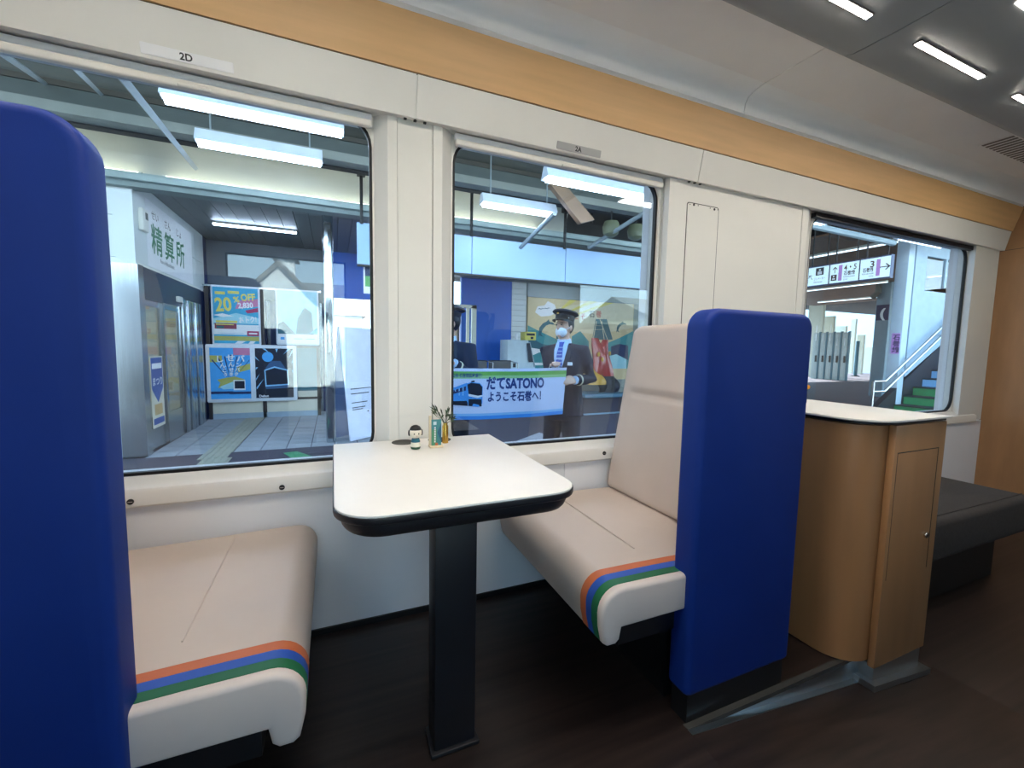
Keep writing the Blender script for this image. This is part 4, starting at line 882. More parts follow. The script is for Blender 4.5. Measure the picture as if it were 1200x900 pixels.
b = MB(); b.rings(twist((-.16, 0), .62, 1.72, .22, .10, 0)); b.build('red_column', SR, sp); b = MB(); b.rings(twist((.22, .05), .60, 1.68, .20, .10, 2.0)); b.build('red_column', SR, sp)
b = MB(); b.rings(twist((-.22, -.02), .36, .85, .30, .10, 1.0)); b.build('ochre_fan', SO, sp); b = MB(); b.rings(twist((.02, -.02), .12, .66, .10, .12, .5)); b.build('dark_stem', RUBBER, sp); b = MB(); b.rings(twist((.34, .05), .12, .66, .30, .16, .2)); b.build('dark_stem', RUBBER, sp)
for (x, z) in ((-.18, 1.25), (-.05, 1.1), (.2, 1.28)): b = MB(); b.ell((x, -.17, z), (.045, .03, .07), 10, 7); b.build('ochre_boss', SO, sp)

# ================================================================== platform end seen through the far right window
XS = 8.0
y0s = atx(945, 315, XS).y; z1s = atx(990, 308, XS).z; z0s = z1s-.318
def hang_sign(pxa, pxb, label, draw):
    ya = atx(pxa, 315, XS).y; yb = atx(pxb, 315, XS).y; W_ = ya-yb
    t = empty('platform_sign', (XS, ya, z0s)); tag(t, label, 'sign', 'hanging platform signs')
    box('sign_box', mat('sign_box_blue', '2a3f63', .4), t, .002, .09, -W_-.004, .004, -.02, .34); 
    b = MB(); b.box(0, .01, -W_, 0, 0, .318); b.build('sign_face', emis('lit_sign', 'd5e9f0', .55), t)
    for y in (-.06, -W_+.06): bb_ = MB(); bb_.tube([(.045, y, .34), (.045, y, 3.9-z0s)], .012, 6); bb_.build('hanger_rod', RUBBER, t)
    a = Art((-.0002, 0, 0), (0, -1, 0), (0, 0, 1)); draw(a, W_); a.build('lettering', t)
def arrow(a, x, y, s_, ang):
    c_, s2 = math.cos(ang), math.sin(ang)
    for l in ([(-.5, -.05), (.4, -.05), (.4, .05), (-.5, .05)], [(.5, 0), (.1, .38), (.02, .30), (.32, 0)], [(.5, 0), (.32, 0), (.02, -.30), (.1, -.38)]): a.poly([(x+(u*c_-v*s2)*s_, y+(u*s2+v*c_)*s_) for u, v in l], INK)
LILAC = mat('sign_lilac', 'c98fd0', .5)
def d1_(a, w_):
    arrow(a, w_*.2, .15, .10, 2.2); a.rect(w_*.42, .17, w_*.78, .30, INK); a.circ(w_*.6, .26, .018, PAPER); a.rect(w_*.50, .185, w_*.70, .235, PAPER); a.text('エレベーター', w_*.36, .09, .055, INK, width=w_*.5); a.text('Elevator', w_*.36, .04, .045, INK)
def d2_(a, w_):
    arrow(a, w_*.18, .22, .11, math.pi/2); a.rect(w_*.05, .04, w_*.26, .14, INK); a.circ(w_*.15, .11, .014, PAPER); a.rect(w_*.10, .06, w_*.2, .08, PAPER); a.rect(w_*.31, .03, w_*.44, .29, LILAC); a.text('4・5', w_*.50, .19, .13, INK, .002, width=w_*.42); a.text('石巻線', w_*.50, .115, .075, INK, .002, width=w_*.38); a.text('Ishinomaki', w_*.5, .07, .045, INK, width=w_*.38); a.text('Line', w_*.5, .03, .04, INK)
def d3_(a, w_):
    a.text('3', w_*.34, .18, .14, INK, .003); a.text('石巻線', w_*.10, .115, .075, INK, .002, width=w_*.36); a.text('Ishinomaki', w_*.08, .07, .045, INK, width=w_*.4); a.text('Line', w_*.32, .03, .04, INK); a.rect(w_*.55, .03, w_*.68, .29, LILAC); arrow(a, w_*.84, .16, .14, 0)
hang_sign(946, 971.5, 'elevator sign, leftmost of the three hanging platform signs', d1_); hang_sign(973, 1006.5, 'hanging platform sign reading 4・5 with an up arrow', d2_); hang_sign(1008, 1043, 'hanging platform sign reading 3 with a right arrow', d3_)
# brown soffit, pipe, downlights
sf = struct(empty('ceiling_platform'), 'brown board soffit over the platform end')
for k in range(8): box('soffit_board', mat('soffit_brown', '7a5a44', .6, var=.15, scale=(1, 12, 1)), sf, 9.0+1.6*k+.01, 9.0+1.6*k+1.59, 1.6, 12, 3.38, 3.42)
FLUO2 = emis('dim_tube', 'dff0f4', 2.5)
for (x, y, L_) in ((10.5, 4.2, 2.2), (12.5, 6.5, 2.5), (16, 4.0, 2.5), (16, 7.5, 2.5), (20, 5.5, 2.5), (20, 9.5, 2.5), (13.5, 2.9, 1.6)):
    t = empty('soffit_lamp', (x, y, 3.33)); tag(t, 'tube lamp under the brown soffit, '+{10.5: 'nearest, above the signs', 12.5: 'second from the signs, on the far side', 13.5: 'short one beside the stair wall', 16: 'third row, nearer the stairs' if y < 5 else 'third row, farther from the stairs', 20: 'last row, nearer the stairs' if y < 8 else 'last row, farther from the stairs'}[x], 'lamp', 'tube lamps under the brown soffit')
    box('tube', FLUO2, t, -.03, .03, -L_/2, L_/2, -.02, .0); box('housing', FASW, t, -.05, .05, -L_/2, L_/2, 0, .05)
pp_ = empty('overhead_pipe', (0, 0, 0)); tag(pp_, 'pale pipe running under the canopy above the hanging signs', 'pipe')
b = MB(); b.tube([aty(930, 260, 2.2), aty(1047, 285, 2.2)], .045, 8); b.build('pipe', STEELP, pp_)
for px in (1007, 1042): q = aty(px, 262+(px-930)*.21, 2.2); b = MB(); b.tube([q, (q.x, q.y, 3.9)], .02, 6); b.build('clamp', RUBBER, pp_)
# columns
def col(px0_, px1_, base, label, M, deep=.3):
    p = atz(px0_, base, ZP); q = atx(px1_, base, p.x); w_ = p.y-q.y
    t = struct(empty('platform_column', (p.x, q.y, ZP)), label); b = MB(); b.rbox(0, deep, 0, w_, 0, 4.2, .02, 2); b.build('shaft', M, t); return t, p, w_
COLM = mat('column_blue_grey', '7e97a3', .5, var=.05)
t, p, w_ = col(1017, 1033, 464, 'blue grey platform column with a telephone sign', COLM, .5)
b = MB(); b.box(-.03, 0, w_*.0, w_*.9, 2.5, 3.0); pl_ = b.build('phone_sign', NVY, t); a = Art((-.032, w_*.6, 2.58), (0, -1, 0), (0, 0, 1)); a.text('(', 0, .02, .38, PAPER, .02); a.build('phone_mark', pl_)
b = MB(); b.tube([(-.1, w_*.8, 4.2), (-.1, w_*.8, 3.4), (-.1, w_*1.2, 3.25)], .09, 8); b.build('drain_pipe', BEAMG, t)
CP = mat('column_pale', 'b9c9d2', .5, var=.04)
xc = 9.6; ya = atx(1058, 380, xc).y; yb = atx(1043, 380, xc).y
t = struct(empty('platform_column', (xc, ya, ZP)), 'pale platform column with a purple line sign'); b = MB(); b.rbox(0, .2, 0, yb-ya, 0, 3.75, .015, 2); b.build('shaft', CP, t)
zz = atx(1050, 393, xc).z; b = MB(); b.box(-.012, 0, .02, yb-ya-.05, zz-.34-ZP, zz+.04-ZP); pl_ = b.build('line_sign', LILAC, t)
a = Art((-.0125, yb-ya-.07, 0), (0, -1, 0), (0, 0, 1))
for k, ch in enumerate('石巻線'): a.text(ch, .0, zz-.08-.115*k-ZP, .115, NVY, .003)
a.build('lettering', pl_)
# folding entrance doors far back
fd = struct(empty('door_4'), 'grey folding entrance doors at the far end'); xf_ = 24.5
yy = [atx(px, 420, xf_).y for px in (950.5, 959, 967, 975.5, 984, 993)]
zt_ = atx(965, 390, xf_).z; DG = mat('leaf_grey', 'a9b3ad', .5)
for k in range(5):
    lf = box('door_leaf', DG, fd, xf_, xf_+.06, yy[k+1]+.04, yy[k]-.04, ZP, zt_, .01); box('leaf_edge', TEALB, lf, xf_-.02, xf_+.08, yy[k+1]-.04, yy[k+1]+.04, ZP, zt_+.05)
    box('handle', BLACKP, lf, xf_-.06, xf_, yy[k+1]+.10, yy[k+1]+.16, .60, .95)
    for zz in ((1.75, 2.2) if k < 3 else (1.5,)): box('notice', PAPER, lf, xf_-.012, xf_, yy[k+1]+.18, yy[k]-.16, zz, zz+.38)
fw = struct(empty('wall_platform_end'), 'pale beige wall sections at the platform end'); BG_ = mat('beige_wall', 'c9c8b4', .6)
for (pa_, pb_, x, z0, z1) in ((945, 962, 26, ZP, 4.4), (962, 975, 27.5, ZP, 3.3), (1085, 1140, 24, ZP, 4.4), (996, 1001, 35, ZP, 3.6), (1004, 1012, 34, ZP, 2.4), (976, 990, 33, 1.5, 3.0), (1008, 1030, 38, ZP, 1.6)):
    box('wall_section', BG_, fw, x, x+.2, atx(pb_, 400, x).y, atx(pa_, 400, x).y, z0, z1)
bo = empty('bollard', atz(1002, 441, ZP)); tag(bo, 'thin dark post standing in front of the bright exit', 'post'); b = MB(); b.tube([(0, 0, 0), (0, 0, 2.2)], .10, 10); b.build('shaft', TEALB, bo); b = MB(); b.lathe([(.22, 0), (.22, .04), (.1, .08)], (0, 0, 0), 12); b.build('foot', BLACKP, bo)
# staircase going up to the right
YS0, YS1 = 1.35, 2.8; SX0, RUN, RISE = 8.97, .295, .158
sr = struct(empty('staircase'), 'platform staircase with green and blue risers')
RG = mat('riser_green', '2f8a55', .5, var=.08); RB = mat('riser_blue', '7db4e0', .5, var=.06); TRD = mat('tread_dark', '2a3338', .7)
for k in range(16):
    x = SX0+RUN*k; z = ZP+RISE*k
    st_ = box('step', TRD, sr, x+.012, x+RUN+.03, YS0, YS1, z, z+RISE-.001); box('riser', RG if k < 5 else RB, st_, x, x+.012, YS0, YS1, z+.004, z+RISE-.02); box('nosing', mat('nosing_dark', '1d2a30', .5), st_, x-.012, x+.03, YS0, YS1, z+RISE-.02, z+RISE+.002)
SL = RISE/RUN
def zst(x): return ZP+(x-SX0)*SL
b = MB(); b.prism([(SX0-.5, ZP), (SX0+4.7, ZP), (SX0+4.7, zst(SX0+4.7)+.62), (SX0+.2, zst(SX0+.2)+.42), (SX0-.5, ZP+.12)], 'y', YS1+.005, YS1+.10); b.build('stringer', mat('stringer_dark', '20282e', .5), sr, False)
xw = aty(1062, 400, YS1+.05).x; SWW = mat('stair_wall_pale', 'a6bac8', .5)
wx0 = aty(1081, 330, YS1+.05).x; wx1 = SX0+4.7; wz0 = aty(1100, 343, YS1+.05).z; wz1 = aty(1100, 303, YS1+.05).z
b = MB(); b.prism([(xw, zst(xw)+.50), (wx1, zst(wx1)+.50), (wx1, wz0), (wx0, wz0), (wx0, 3.9), (xw, 3.9)], 'y', YS1+.02, YS1+.09); b.build('stair_wall', SWW, sr, False)
b = MB(); b.box(wx0, wx1, YS1+.02, YS1+.09, wz1, 3.9); b.build('stair_wall', SWW, sr, False)
for x in (wx0+.02, wx0+.75, wx0+1.5): box('window_bar', SWW, sr, x-.03, x+.03, YS1+.03, YS1+.08, wz0, wz1)
box('stair_glass', GLASS2, sr, wx0, wx1, YS1+.05, YS1+.055, wz0, wz1, smooth=False)
for k, dz in enumerate((.0, -.18)):
    P0 = aty(1055, 430, YS1-.08); P1 = aty(1120, 368, YS1-.08); P0.z += dz; P1.z += dz
    d_ = (P1-P0)/(P1.x-P0.x); xs_ = SX0-.28; S_ = P0+d_*(xs_+.35-P0.x); E_ = P0+d_*(SX0+4.6-P0.x)
    b = MB(); b.tube([(xs_, S_.y, S_.z), S_, E_], .021, 8); hr = b.build('handrail', CHROME, sr)
    for x in (9.7, 10.9, 12.1): 
        q = P0+d_*(x-P0.x); b = MB(); b.tube([q, (x, q.y, q.z-.06), (x, YS1+.03, q.z-.06)], .012, 6); b.build('bracket', CHROME, hr)
b = MB(); b.tube([(SX0-.28, YS1-.08, ZP), (SX0-.28, YS1-.08, S_.z+.18)], .024, 8); b.build('rail_post', CHROME, sr)
# buildings beyond the exits
def house(name, x0, x1, y0, y1, h, rf, label, M, RM, wins, face):
    t = empty(name, ((x0+x1)/2, (y0+y1)/2, -1.3)); tag(t, label, 'building'); o_ = Vector(((x0+x1)/2, (y0+y1)/2, -1.3)); hx, hy = (x1-x0)/2, (y1-y0)/2
    box('wall', M, t, -hx, hx, -hy, hy, 0, h)
    b = MB(); b.prism([(-hy-.4, h), (hy+.4, h), (0, h+rf)], 'x', -hx-.4, hx+.4); b.build('roof', RM, t, False)
    for (u, z, w_, hh) in wins:
        f_ = box('window', mat('house_frame', 'dfe6ea', .4), t, u-w_/2-.08, u+w_/2+.08, face*hy-.03*face*0-.04, face*hy+.04, z-.08, z+hh+.08); box('window_pane', mat('house_glass', '9fb9c6', .2), f_, u-w_/2, u+w_/2, face*hy-.06, face*hy+.06, z, z+hh)
    return t
HW = mat('house_white', 'efeee8', .6, var=.02); HR = mat('house_roof', '8f8a80', .7, var=.1, scale=2); PK = mat('house_pink', 'cdb2b6', .6, var=.03)
house('far_house', 4, 16, 34, 42, 4.2, 2.0, 'low pale pink house far beyond the middle window doorway', PK, HR, [(-3, 1.5, 1.4, 1.2), (0, 1.5, 1.4, 1.2), (3, 1.5, 1.4, 1.2)], -1)
house('far_house', -4, 2.5, 40, 48, 5.0, 2.2, 'white house far beyond the passage exit', HW, HR, [(0, 1.5, 1.5, 1.2), (1.8, 1.5, .9, 1.2)], -1)
house('far_house', 62, 74, 18, 40, 9, 2.5, 'pale building far beyond the platform end', mat('house_grey', 'c5d2d6', .6), HR, [(-3, 2, 2, 1.5), (1, 2, 2, 1.5)], -1)
# house across the tracks, mirrored in the window glass
t = house('gabled_house', -9.0, 4.2, -33, -25, 3.9, 2.4, 'white gabled house across the tracks, mirrored in the left window', HW, HR, [(-.6, 1.2, 1.2, 1.5), (3.4, 1.2, 1.2, 1.5), (5.2, 1.2, 1.0, 1.5)], 1)
b = MB(); b.prism([(-1.9, 0), (1.9, 0), (1.9, 4.4), (0, 6.35), (-1.9, 4.4)], 'y', 4.0, 5.6); b.xf(lambda v: v+Vector((-.1, 0, 0))); b.build('front_gable', HW, t, False)
b = MB()
for s_ in (-1, 1): b.prism([(s_*0, 6.35), (s_*2.3, 4.0), (s_*2.3, 4.25), (s_*0, 6.65)], 'y', 3.9, 5.8)
b.xf(lambda v: v+Vector((-.1, 0, 0))); b.build('gable_roof', HR, t, False)
b = MB(); b.box(-.55, .35, 1.0, 2.0, 6.0, 7.3); b.build('cupola', HW, t, False); b = MB(); b.prism([(-.8, 7.3), (.6, 7.3), (-.1, 7.9)], 'y', .8, 2.2); b.build('cupola_roof', HR, t, False)
house('terrace_house', 24, 40, -36, -26, 5.0, 2.2, 'cream house across the tracks, mirrored in the middle window', mat('house_cream', 'e6dfc4', .6), HR, [(-4, 1.4, 1.6, 1.4), (0, 1.4, 1.6, 1.4), (4, 1.4, 1.6, 1.4)], 1)

# ================================================================== people and banner
def remesh(b, name, M, parent, vox=.012, sm=4):
    o = b.build(name, M, parent, smooth=False)
    md = o.modifiers.new('r', 'REMESH'); md.mode = 'VOXEL'; md.voxel_size = vox
    if sm: m2 = o.modifiers.new('s', 'SMOOTH'); m2.iterations = sm; m2.factor = .5
    bpy.context.view_layer.update()
    me = bpy.data.meshes.new_from_object(o.evaluated_get(bpy.context.evaluated_depsgraph_get())); o.modifiers.clear()
    old = o.data; o.data = me; bpy.data.meshes.remove(old)
    me.polygons.foreach_set('use_smooth', [True]*len(me.polygons))
    if not me.materials: me.materials.append(M)
    return o
SKIN = mat('skin', 'd9ab92', .5, var=.04, scale=20); SUIT = mat('uniform_navy', '11182e', .75, var=.15, scale=30); SHIRT = mat('shirt_pale_blue', 'b9d2f0', .6); CAPM = mat('cap_navy', '12182a', .6, var=.1); HAIR = mat('hair_black', '14110f', .5, var=.2, scale=60); SHOE = mat('shoe_black', '0c0c0d', .3)
TIEB = mat('tie_blue', '2c4fae', .5); MASKM = mat('mask_white', 'e8edf6', .7)
def person(base, ang, hang, HR_, HL_, label, hnd):
    """ang: way the body faces, hang: way the head faces (radians, world); HR_/HL_: hand targets, world"""
    t = empty('person', base); tag(t, label, 'person'); B0 = Vector(base); up = Vector((0, 0, 1))
    f = Vector((math.cos(ang), math.sin(ang), 0)); s_ = f.cross(up)           # s_: the person's right
    def ring(c, a_, b_, n=16, ff=f, ss=s_): return [tuple(Vector(c)+ss*(a_*math.cos(2*math.pi*k/n))+ff*(b_*math.sin(2*math.pi*k/n))) for k in range(n)]
    def C_(z, df=0.): return up*z+f*df
    TOR = [(.74, .215, .135, .0), (.86, .205, .135, .0), (.98, .195, .13, .005), (1.08, .188, .128, .01), (1.22, .205, .138, .01), (1.33, .205, .13, 0), (1.40, .165, .105, -.01), (1.445, .085, .075, -.01), (1.47, .06, .062, -.005)]
    def surf(w_, z, e):
        for i in range(len(TOR)-1):
            if TOR[i][0] <= z <= TOR[i+1][0]:
                k = (z-TOR[i][0])/(TOR[i+1][0]-TOR[i][0]); a_, b_, d_ = [TOR[i][j]+(TOR[i+1][j]-TOR[i][j])*k for j in (1, 2, 3)]; break
        return up*z+s_*w_+f*(d_+b_*math.sqrt(max(0, 1-(w_/a_)**2))+e)
    def limb(sh, hand, side):
        L1, L2 = .29, .25; d = hand-sh; D_ = min(d.length, L1+L2-.005); n = d.normalized(); h = sh+n*D_
        k = (L1*L1-L2*L2+D_*D_)/(2*D_); r_ = math.sqrt(max(0, L1*L1-k*k)); pole = (s_*side*.45-f*.9-up*.35); pole = (pole-n*pole.dot(n)).normalized()
        return sh, sh+n*k+pole*r_, h
    arms = []
    for side, T_ in ((1, HR_), (-1, HL_)):
        arms.append((side,)+limb(up*1.375+s_*(.185*side), Vector(T_)-B0, side))
    legs = [(sd, s_*(.09*sd)+up*.88, s_*(.105*sd)+up*.47+f*.02, s_*(.11*sd)+up*.08-f*.02) for sd in (1, -1)]
    # body: one continuous surface
    hf = Vector((math.cos(hang), math.sin(hang), 0)); hs = hf.cross(up); hc = up*1.60+f*.01
    b = MB(); b.ell(hc+hf*(-.005)+up*.012, (.074, .092, .105), ax=(hs, hf, up)); b.ell(hc+hf*.022-up*.045, (.058, .066, .068), ax=(hs, hf, up)); b.ell(hc+hf*.093-up*.012, (.013, .018, .024), ax=(hs, hf, up), n=8, m=6); b.ell(hc+hf*.07-up*.085, (.026, .022, .02), ax=(hs, hf, up), n=8, m=6)
    for sd in (1, -1): b.ell(hc+hs*(.074*sd)-up*.01-hf*.01, (.010, .020, .032), ax=(hs, hf, up), n=8, m=6)
    b.tube([up*1.40-f*.01, up*1.47, hc-up*.05-hf*.01], [.062, .056, .055], 12)
    b.rings([ring(C_(z, d_), a_*.9, b_*.88) for z, a_, b_, d_ in TOR[:-1]])
    for sd, h_, k_, an in legs: b.tube([h_+up*.06, h_, k_, an], [.09, .088, .062, .045], 10)
    for sd, sh, el, wr in arms:
        b.tube([sh-s_*(.06*sd), sh, el, wr], [.05, .055, .044, .028], 10)
        d = (wr-el).normalized(); cu = Vector((0, 0, -1)) if sd > 0 else (-s_*-.2+Vector((-.9, -.2, -.2))); cu = (cu-d*cu.dot(d)*.6).normalized()
        sid = d.cross(cu).normalized()
        b.ell(wr+d*.045, (.040, .052, .017), ax=(sid, d, d.cross(sid).normalized()), n=10, m=8)
        for q_ in range(4):
            k0 = wr+d*.085+sid*((q_-1.5)*.0195); ln = (.024, .028, .027, .021)[q_]
            k1 = k0+(d*.8+cu*.5).normalized()*ln*1.2; k2 = k1+(d*.2+cu).normalized()*ln; k3 = k2+(cu-d*.5).normalized()*ln*.8
            b.tube([k0-d*.02, k0, k1, k2, k3], [.0095, .0092, .0088, .0082, .007], 7)
        k0 = wr+d*.03+sid*-.036; b.tube([wr+d*.015-sid*.02, k0, k0+(d*.8-sid*.5+cu*.3)*.028, k0+(d*1.2-sid*.2+cu*.9)*.036], [.012, .0115, .0105, .009], 7)
    remesh(b, 'body', SKIN, t, .0075, 2)
    # clothes
    b = MB(); b.rings([ring(C_(z, d_), a_, b_) for z, a_, b_, d_ in TOR[:-1]])
    for sd, sh, el, wr in arms: d = (wr-el).normalized(); b.tube([sh-s_*(.07*sd)-up*.01, sh, sh+(el-sh)*.5, el, el+(wr-el)*.5, wr+d*.004], [.075, .074, .066, .057, .053, .046], 12)
    jk = remesh(b, 'jacket', SUIT, t, .012, 4)
    b = MB(); b.rings([ring(C_(z), a_, b_) for z, a_, b_ in ((.70, .19, .125), (.80, .195, .128), (.92, .185, .122), (1.0, .175, .118))])
    for sd, h_, k_, an in legs: b.tube([h_+up*.02, h_-up*.08, h_-up*.2, k_, k_-up*.2, an-up*.03], [.10, .104, .098, .082, .076, .074], 12)
    remesh(b, 'trousers', SUIT, t, .012, 4)
    for sd, h_, k_, an in legs:
        b = MB(); b.ell(an+f*.06-up*.035, (.045, .135, .045), ax=(s_, f, up)); b.xf(lambda v: Vector((v.x, v.y, max(v.z, .002)))); b.build('shoe', SHOE, t)
    def patch(name, rows, M, par, e=.004, th=.004):
        V = []; n = 5
        for ee in (e, e-th-.01):
            for z, w0, w1 in rows:
                for k in range(n): V.append(surf(w0+(w1-w0)*k/(n-1), z, ee))
        m_ = len(rows); o_ = m_*n; fs = []
        for i in range(m_-1):
            for k in range(n-1): a_ = i*n+k; fs += [(a_, a_+1, a_+n+1, a_+n), (o_+a_, o_+a_+n, o_+a_+n+1, o_+a_+1)]
        rim = [k for k in range(n)]+[i*n+n-1 for i in range(1, m_)]+[(m_-1)*n+k for k in range(n-2, -1, -1)]+[i*n for i in range(m_-2, 0, -1)]
        for i in range(len(rim)): a_, c_ = rim[i], rim[(i+1) % len(rim)]; fs.append((a_, c_, o_+c_, o_+a_))
        b = MB(); b.add(V, fs); return b.build(name, M, par)
    patch('shirt', [(1.12, -.006, .006), (1.2, -.03, .03), (1.3, -.052, .052), (1.38, -.062, .062), (1.44, -.06, .06), (1.465, -.052, .052)], SHIRT, t, .006)
    tie = patch('necktie', [(1.12, -.014, .014), (1.2, -.034, .034), (1.36, -.026, .026), (1.42, -.019, .019), (1.455, -.026, .026)], TIEB, t, .013)
    for z in (1.19, 1.225, 1.26, 1.295, 1.33, 1.365, 1.40): patch('tie_stripe', [(z, -.032 if z < 1.3 else -.022, .032 if z < 1.3 else .022), (z+.006, -.032 if z < 1.3 else -.022, .032 if z < 1.3 else .022)], SHIRT, tie, .0145)
    for sd in (-1, 1): patch('lapel', [(1.10, sd*.004, sd*.012), (1.2, sd*.034, sd*.075), (1.3, sd*.058, sd*.105), (1.38, sd*.066, sd*.10), (1.43, sd*.062, sd*.075)], CAPM, jk, .011)
    patch('name_badge', [(1.235, -.125, -.085), (1.265, -.125, -.085)], PAPER, jk, .014)
    for z in (.95, 1.05): b = MB(); b.ell(surf(.03, z, .004), (.011, .011, .011), 8, 6); b.build('button', BRASS, jk)
    for sd, sh, el, wr in arms:
        d = (wr-el).normalized(); b = MB(); b.tube([wr-d*.055, wr-d*.04], .053, 14); b.build('cuff_braid', mat('braid_cream', 'd9d2b8', .5), jk)
        b = MB(); b.tube([wr-d*.01, wr+d*.016], .040, 12); b.build('shirt_cuff', SHIRT, t)
    # collar, mask, hair, eyes, cap
    b = MB(); b.tube([up*1.435-f*.005, up*1.485+f*.002], [.072, .064], 14); b.build('collar', SHIRT, t)
    b = MB(); b.ell(hc+hf*.045-up*.047, (.060, .054, .056), ax=(hs, hf, up), n=18, m=12); mk = b.build('face_mask', MASKM, t)
    for sd in (1, -1): b = MB(); b.tube([hc+hs*(.055*sd)+hf*.06-up*.03, hc+hs*(.079*sd)-hf*.005-up*.0], .0018, 5); b.build('ear_loop', MASKM, mk)
    b = MB(); b.ell(hc-hf*.022+up*.022, (.081, .088, .105), ax=(hs, hf, up), n=18, m=12); b.xf(lambda v: v if (v-hc).dot(hf) < .035 else v-hf*((v-hc).dot(hf)-.035)); b.build('hair', HAIR, t)
    for sd in (1, -1):
        b = MB(); b.ell(hc+hs*(.031*sd)+hf*.083+up*.018, (.013, .006, .0065), ax=(hs, hf, up), n=10, m=6); b.build('eye', HAIR, t)
        b = MB(); b.tube([hc+hs*(.018*sd)+hf*.086+up*.036, hc+hs*(.045*sd)+hf*.076+up*.038], .0035, 5); b.build('eyebrow', HAIR, t)
    cp = hc+up*.062-hf*.004; tl = (up*.985-hf*.17).normalized(); tf = (hf-tl*hf.dot(tl)).normalized()
    def crg(c, a_, b_): return [tuple(c+hs*(a_*math.cos(2*math.pi*k/24))+tf*(b_*math.sin(2*math.pi*k/24))) for k in range(24)]
    b = MB(); b.rings([crg(cp, .083, .103), crg(cp+tl*.045, .088, .107), crg(cp+tl*.055, .105, .128), crg(cp+tl*.068, .120, .142), crg(cp+tl*.085, .110, .13), crg(cp+tl*.10, .06, .08)]); cap = b.build('cap', CAPM, t)
    b = MB(); b.rings([crg(cp+tl*.004, .0845, .1045), crg(cp+tl*.032, .088, .108)]); b.build('cap_band', mat('band_black', '07080c', .35), cap)
    vp = []
    for k in range(13):
        a_ = math.radians(20+140*k/12); vp.append((a_, cp+hs*(.084*math.cos(a_))+tf*(.104*math.sin(a_)), cp+hs*(.092*math.cos(a_))+tf*(.104*math.sin(a_)+.055*math.sin((a_-.35)/2.44*math.pi))-tl*.022))
    V = [p_[1] for p_ in vp]+[p_[2] for p_ in vp]; V += [v-tl*.004 for v in V]; n = 13; fs = []
    for k in range(n-1): fs += [(k, k+1, n+k+1, n+k), (2*n+k, 3*n+k, 3*n+k+1, 2*n+k+1), (n+k, n+k+1, 3*n+k+1, 3*n+k)]
    b = MB(); b.add(V, fs); b.build('visor', SHOE, cap)
    b = MB(); b.ell(cp+tl*.05+tf*.118, (.014, .006, .017), ax=(hs, tf, tl), n=10, m=6); b.build('cap_badge', BRASS, cap)
    for sd in (1, -1): b = MB(); b.ell(cp+tl*.012+hs*(.080*sd)+tf*.045, (.007, .007, .007), n=8, m=6); b.build('cap_button', CHROME, cap)
    return t
YB = 1.70
bA = aty(500, 431, YB); bB = aty(665, 431, YB); bz0 = aty(661, 485, YB).z; bz1 = aty(600, 431, YB).z
person((2.075, 2.0, ZP), math.radians(-138), math.radians(-158), aty(649, 427, YB)+Vector((.06, .085, -.02)), aty(667, 450, YB)+Vector((.09, .04, .03)), 'uniformed person in navy cap and mask holding the banner right end', 1)
person((.955, 2.10, ZP), math.radians(-120), math.radians(-170), aty(512, 426, YB)+Vector((.02, .08, .0)), aty(530, 427, YB)+Vector((.04, .08, .0)), 'uniformed person in dark cap partly hidden by the white pillar', 1)
# banner: cloth sheet with gentle folds
bn_ = empty('welcome_banner', (bA.x, YB, bz0)); tag(bn_, 'white banner with a blue train and green top stripe held by two people', 'banner')
BW, BH = bB.x-bA.x, bz1-bz0
def fold(x, z): return .012*math.sin(x*5.2+.6)+.008*math.sin(x*11+z*3)-.05*max(0, (x/BW-.86))*(1-z/BH)*3
def warp(v): 
    x = v.x; k = max(0, (x/BW-.80))/.20; return Vector((x-.04*k*(1-v.z/BH), v.y+fold(x, v.z), v.z-.012*math.sin(math.pi*min(1, max(0, x/BW)))*(1 if v.z < .1 else .5)))
BNW = mat('banner_white', 'd5dcf6', .35, var=.02); b = MB(); n, m_ = 48, 12; V = []
for y in (0, .0015):
    for j in range(m_+1):
        for i in range(n+1): V.append(warp(Vector((BW*i/n, y, BH*j/m_))))
o_ = (n+1)*(m_+1); fs = []
for j in range(m_):
    for i in range(n): a_ = j*(n+1)+i; fs += [(a_, a_+1, a_+n+2, a_+n+1), (o_+a_, o_+a_+n+1, o_+a_+n+2, o_+a_+1)]
b.add(V, fs); b.build('cloth', BNW, bn_, fix=False)
a = Art((0, 0, 0), (1, 0, 0), (0, 0, 1))
def bp(px, py): p = aty(px, py, YB); return (p.x-bA.x, p.z-bz0)
def bpl(l): return [bp(*q) for q in l]
def grid(x0, z0, x1, z1, M, n=24):
    for i in range(n): u0, u1 = x0+(x1-x0)*i/n, x0+(x1-x0)*(i+1)/n; a.rect(u0, z0, u1, z1, M, 1)
grid(.0, BH*.86, BW, BH*.94, mat('banner_green', '6fae4e', .4)); grid(0, BH*.80, BW, BH*.86, mat('banner_lime', '9cc98a', .4)); grid(0, 0, BW, BH*.07, mat('banner_blue', '3f8fe0', .4)); grid(0, BH*.07, BW, BH*.12, mat('banner_pale_blue', '8fc0ee', .4))
a.k = 6
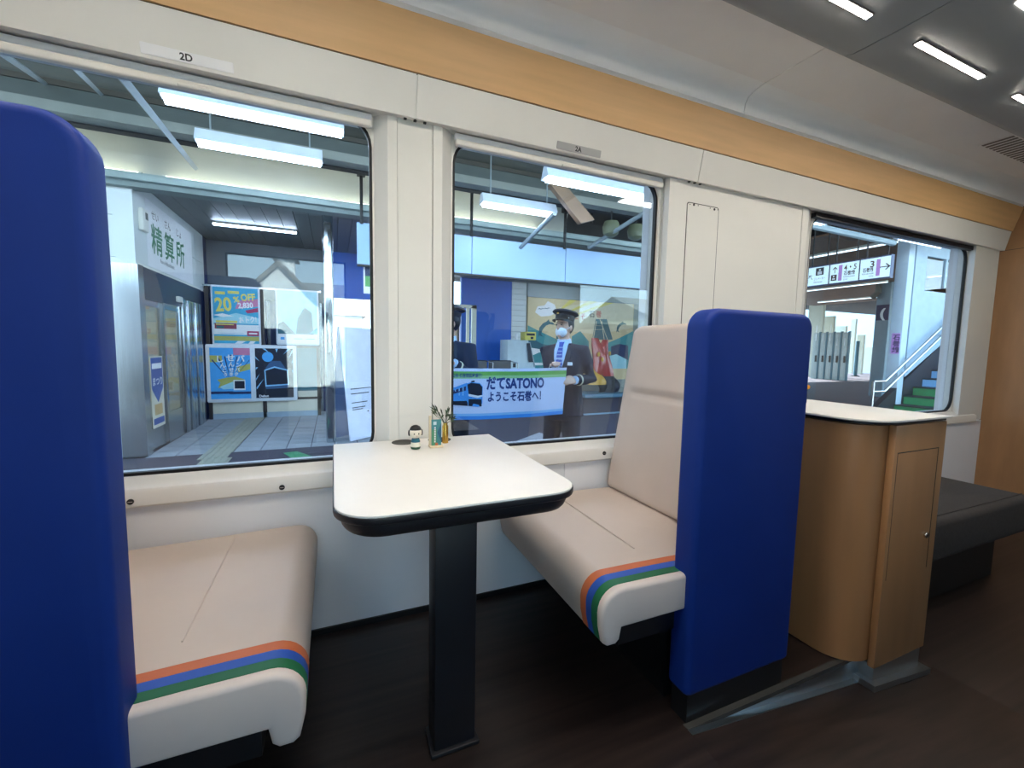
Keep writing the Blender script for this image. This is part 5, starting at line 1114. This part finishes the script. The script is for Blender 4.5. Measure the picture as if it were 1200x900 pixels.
BI = mat('banner_ink', '26407c', .5)
x_, z_ = bp(570, 454.5); a.text('だてSATONO', x_, z_, .118, BI, .0048, width=bp(637, 454)[0]-x_)
x_, z_ = bp(571.5, 469); a.text('ようこそ石巻へ！', x_, z_, .092, BI, .0028, width=bp(633, 469)[0]-x_)
x_, z_ = bp(530, 441.5); a.text('仙台-石巻間臨時運行！', x_, z_, .036, BI, .0006, width=bp(565, 441)[0]-x_)
TR1 = mat('train_blue', '4a9be6', .4); TR2 = mat('train_light', '9fd0f4', .4)
a.poly(bpl([(505, 463), (527, 456), (547, 448), (548, 469), (527, 470), (505, 472)]), TR1); a.poly(bpl([(505, 465), (527, 459), (546, 452), (546, 457), (527, 463), (505, 468)]), NVY)
for k in range(4): a.poly(bpl([(529+k*4.4, 458-k*1.6), (530+k*4.4, 457.6-k*1.6), (530+k*4.4, 463), (529+k*4.4, 463)]), TR2)
a.poly(bpl([(527, 470), (548, 469), (548, 475), (527, 474)]), BLK); a.poly(bpl([(546, 449), (552, 447), (562, 448), (565.5, 452), (565, 472), (560, 476), (549, 475), (546, 466)]), TR1); a.poly(bpl([(547.5, 450), (552, 448), (562, 449), (565, 453), (564.5, 462), (560, 463), (549, 461)]), BLK); a.poly(bpl([(549, 461), (560, 463), (565, 462), (565, 464), (559, 465.5), (549, 463.5)]), PAPER); a.poly(bpl([(549, 467), (564, 467), (564, 475.5), (549, 475)]), BLK); a.poly(bpl([(552, 446), (556, 445), (556, 447), (552, 447.5)]), INK)
# the print follows the folds: subdivide long faces before warping
bmh = bmesh.new(); 
vs_ = [bmh.verts.new(v) for v in a.b.v]
for f_, mi in zip(a.b.f, a.b.m):
    try: fc = bmh.faces.new([vs_[i] for i in f_]); fc.material_index = mi
    except ValueError: pass
me = bpy.data.meshes.new('banner_print'); 
for v in bmh.verts: v.co = warp(v.co)
bmh.to_mesh(me); bmh.free()
for k in a.b.mats: me.materials.append(k)
o = bpy.data.objects.new('banner_print', me); COL.objects.link(o); o.parent = bn_
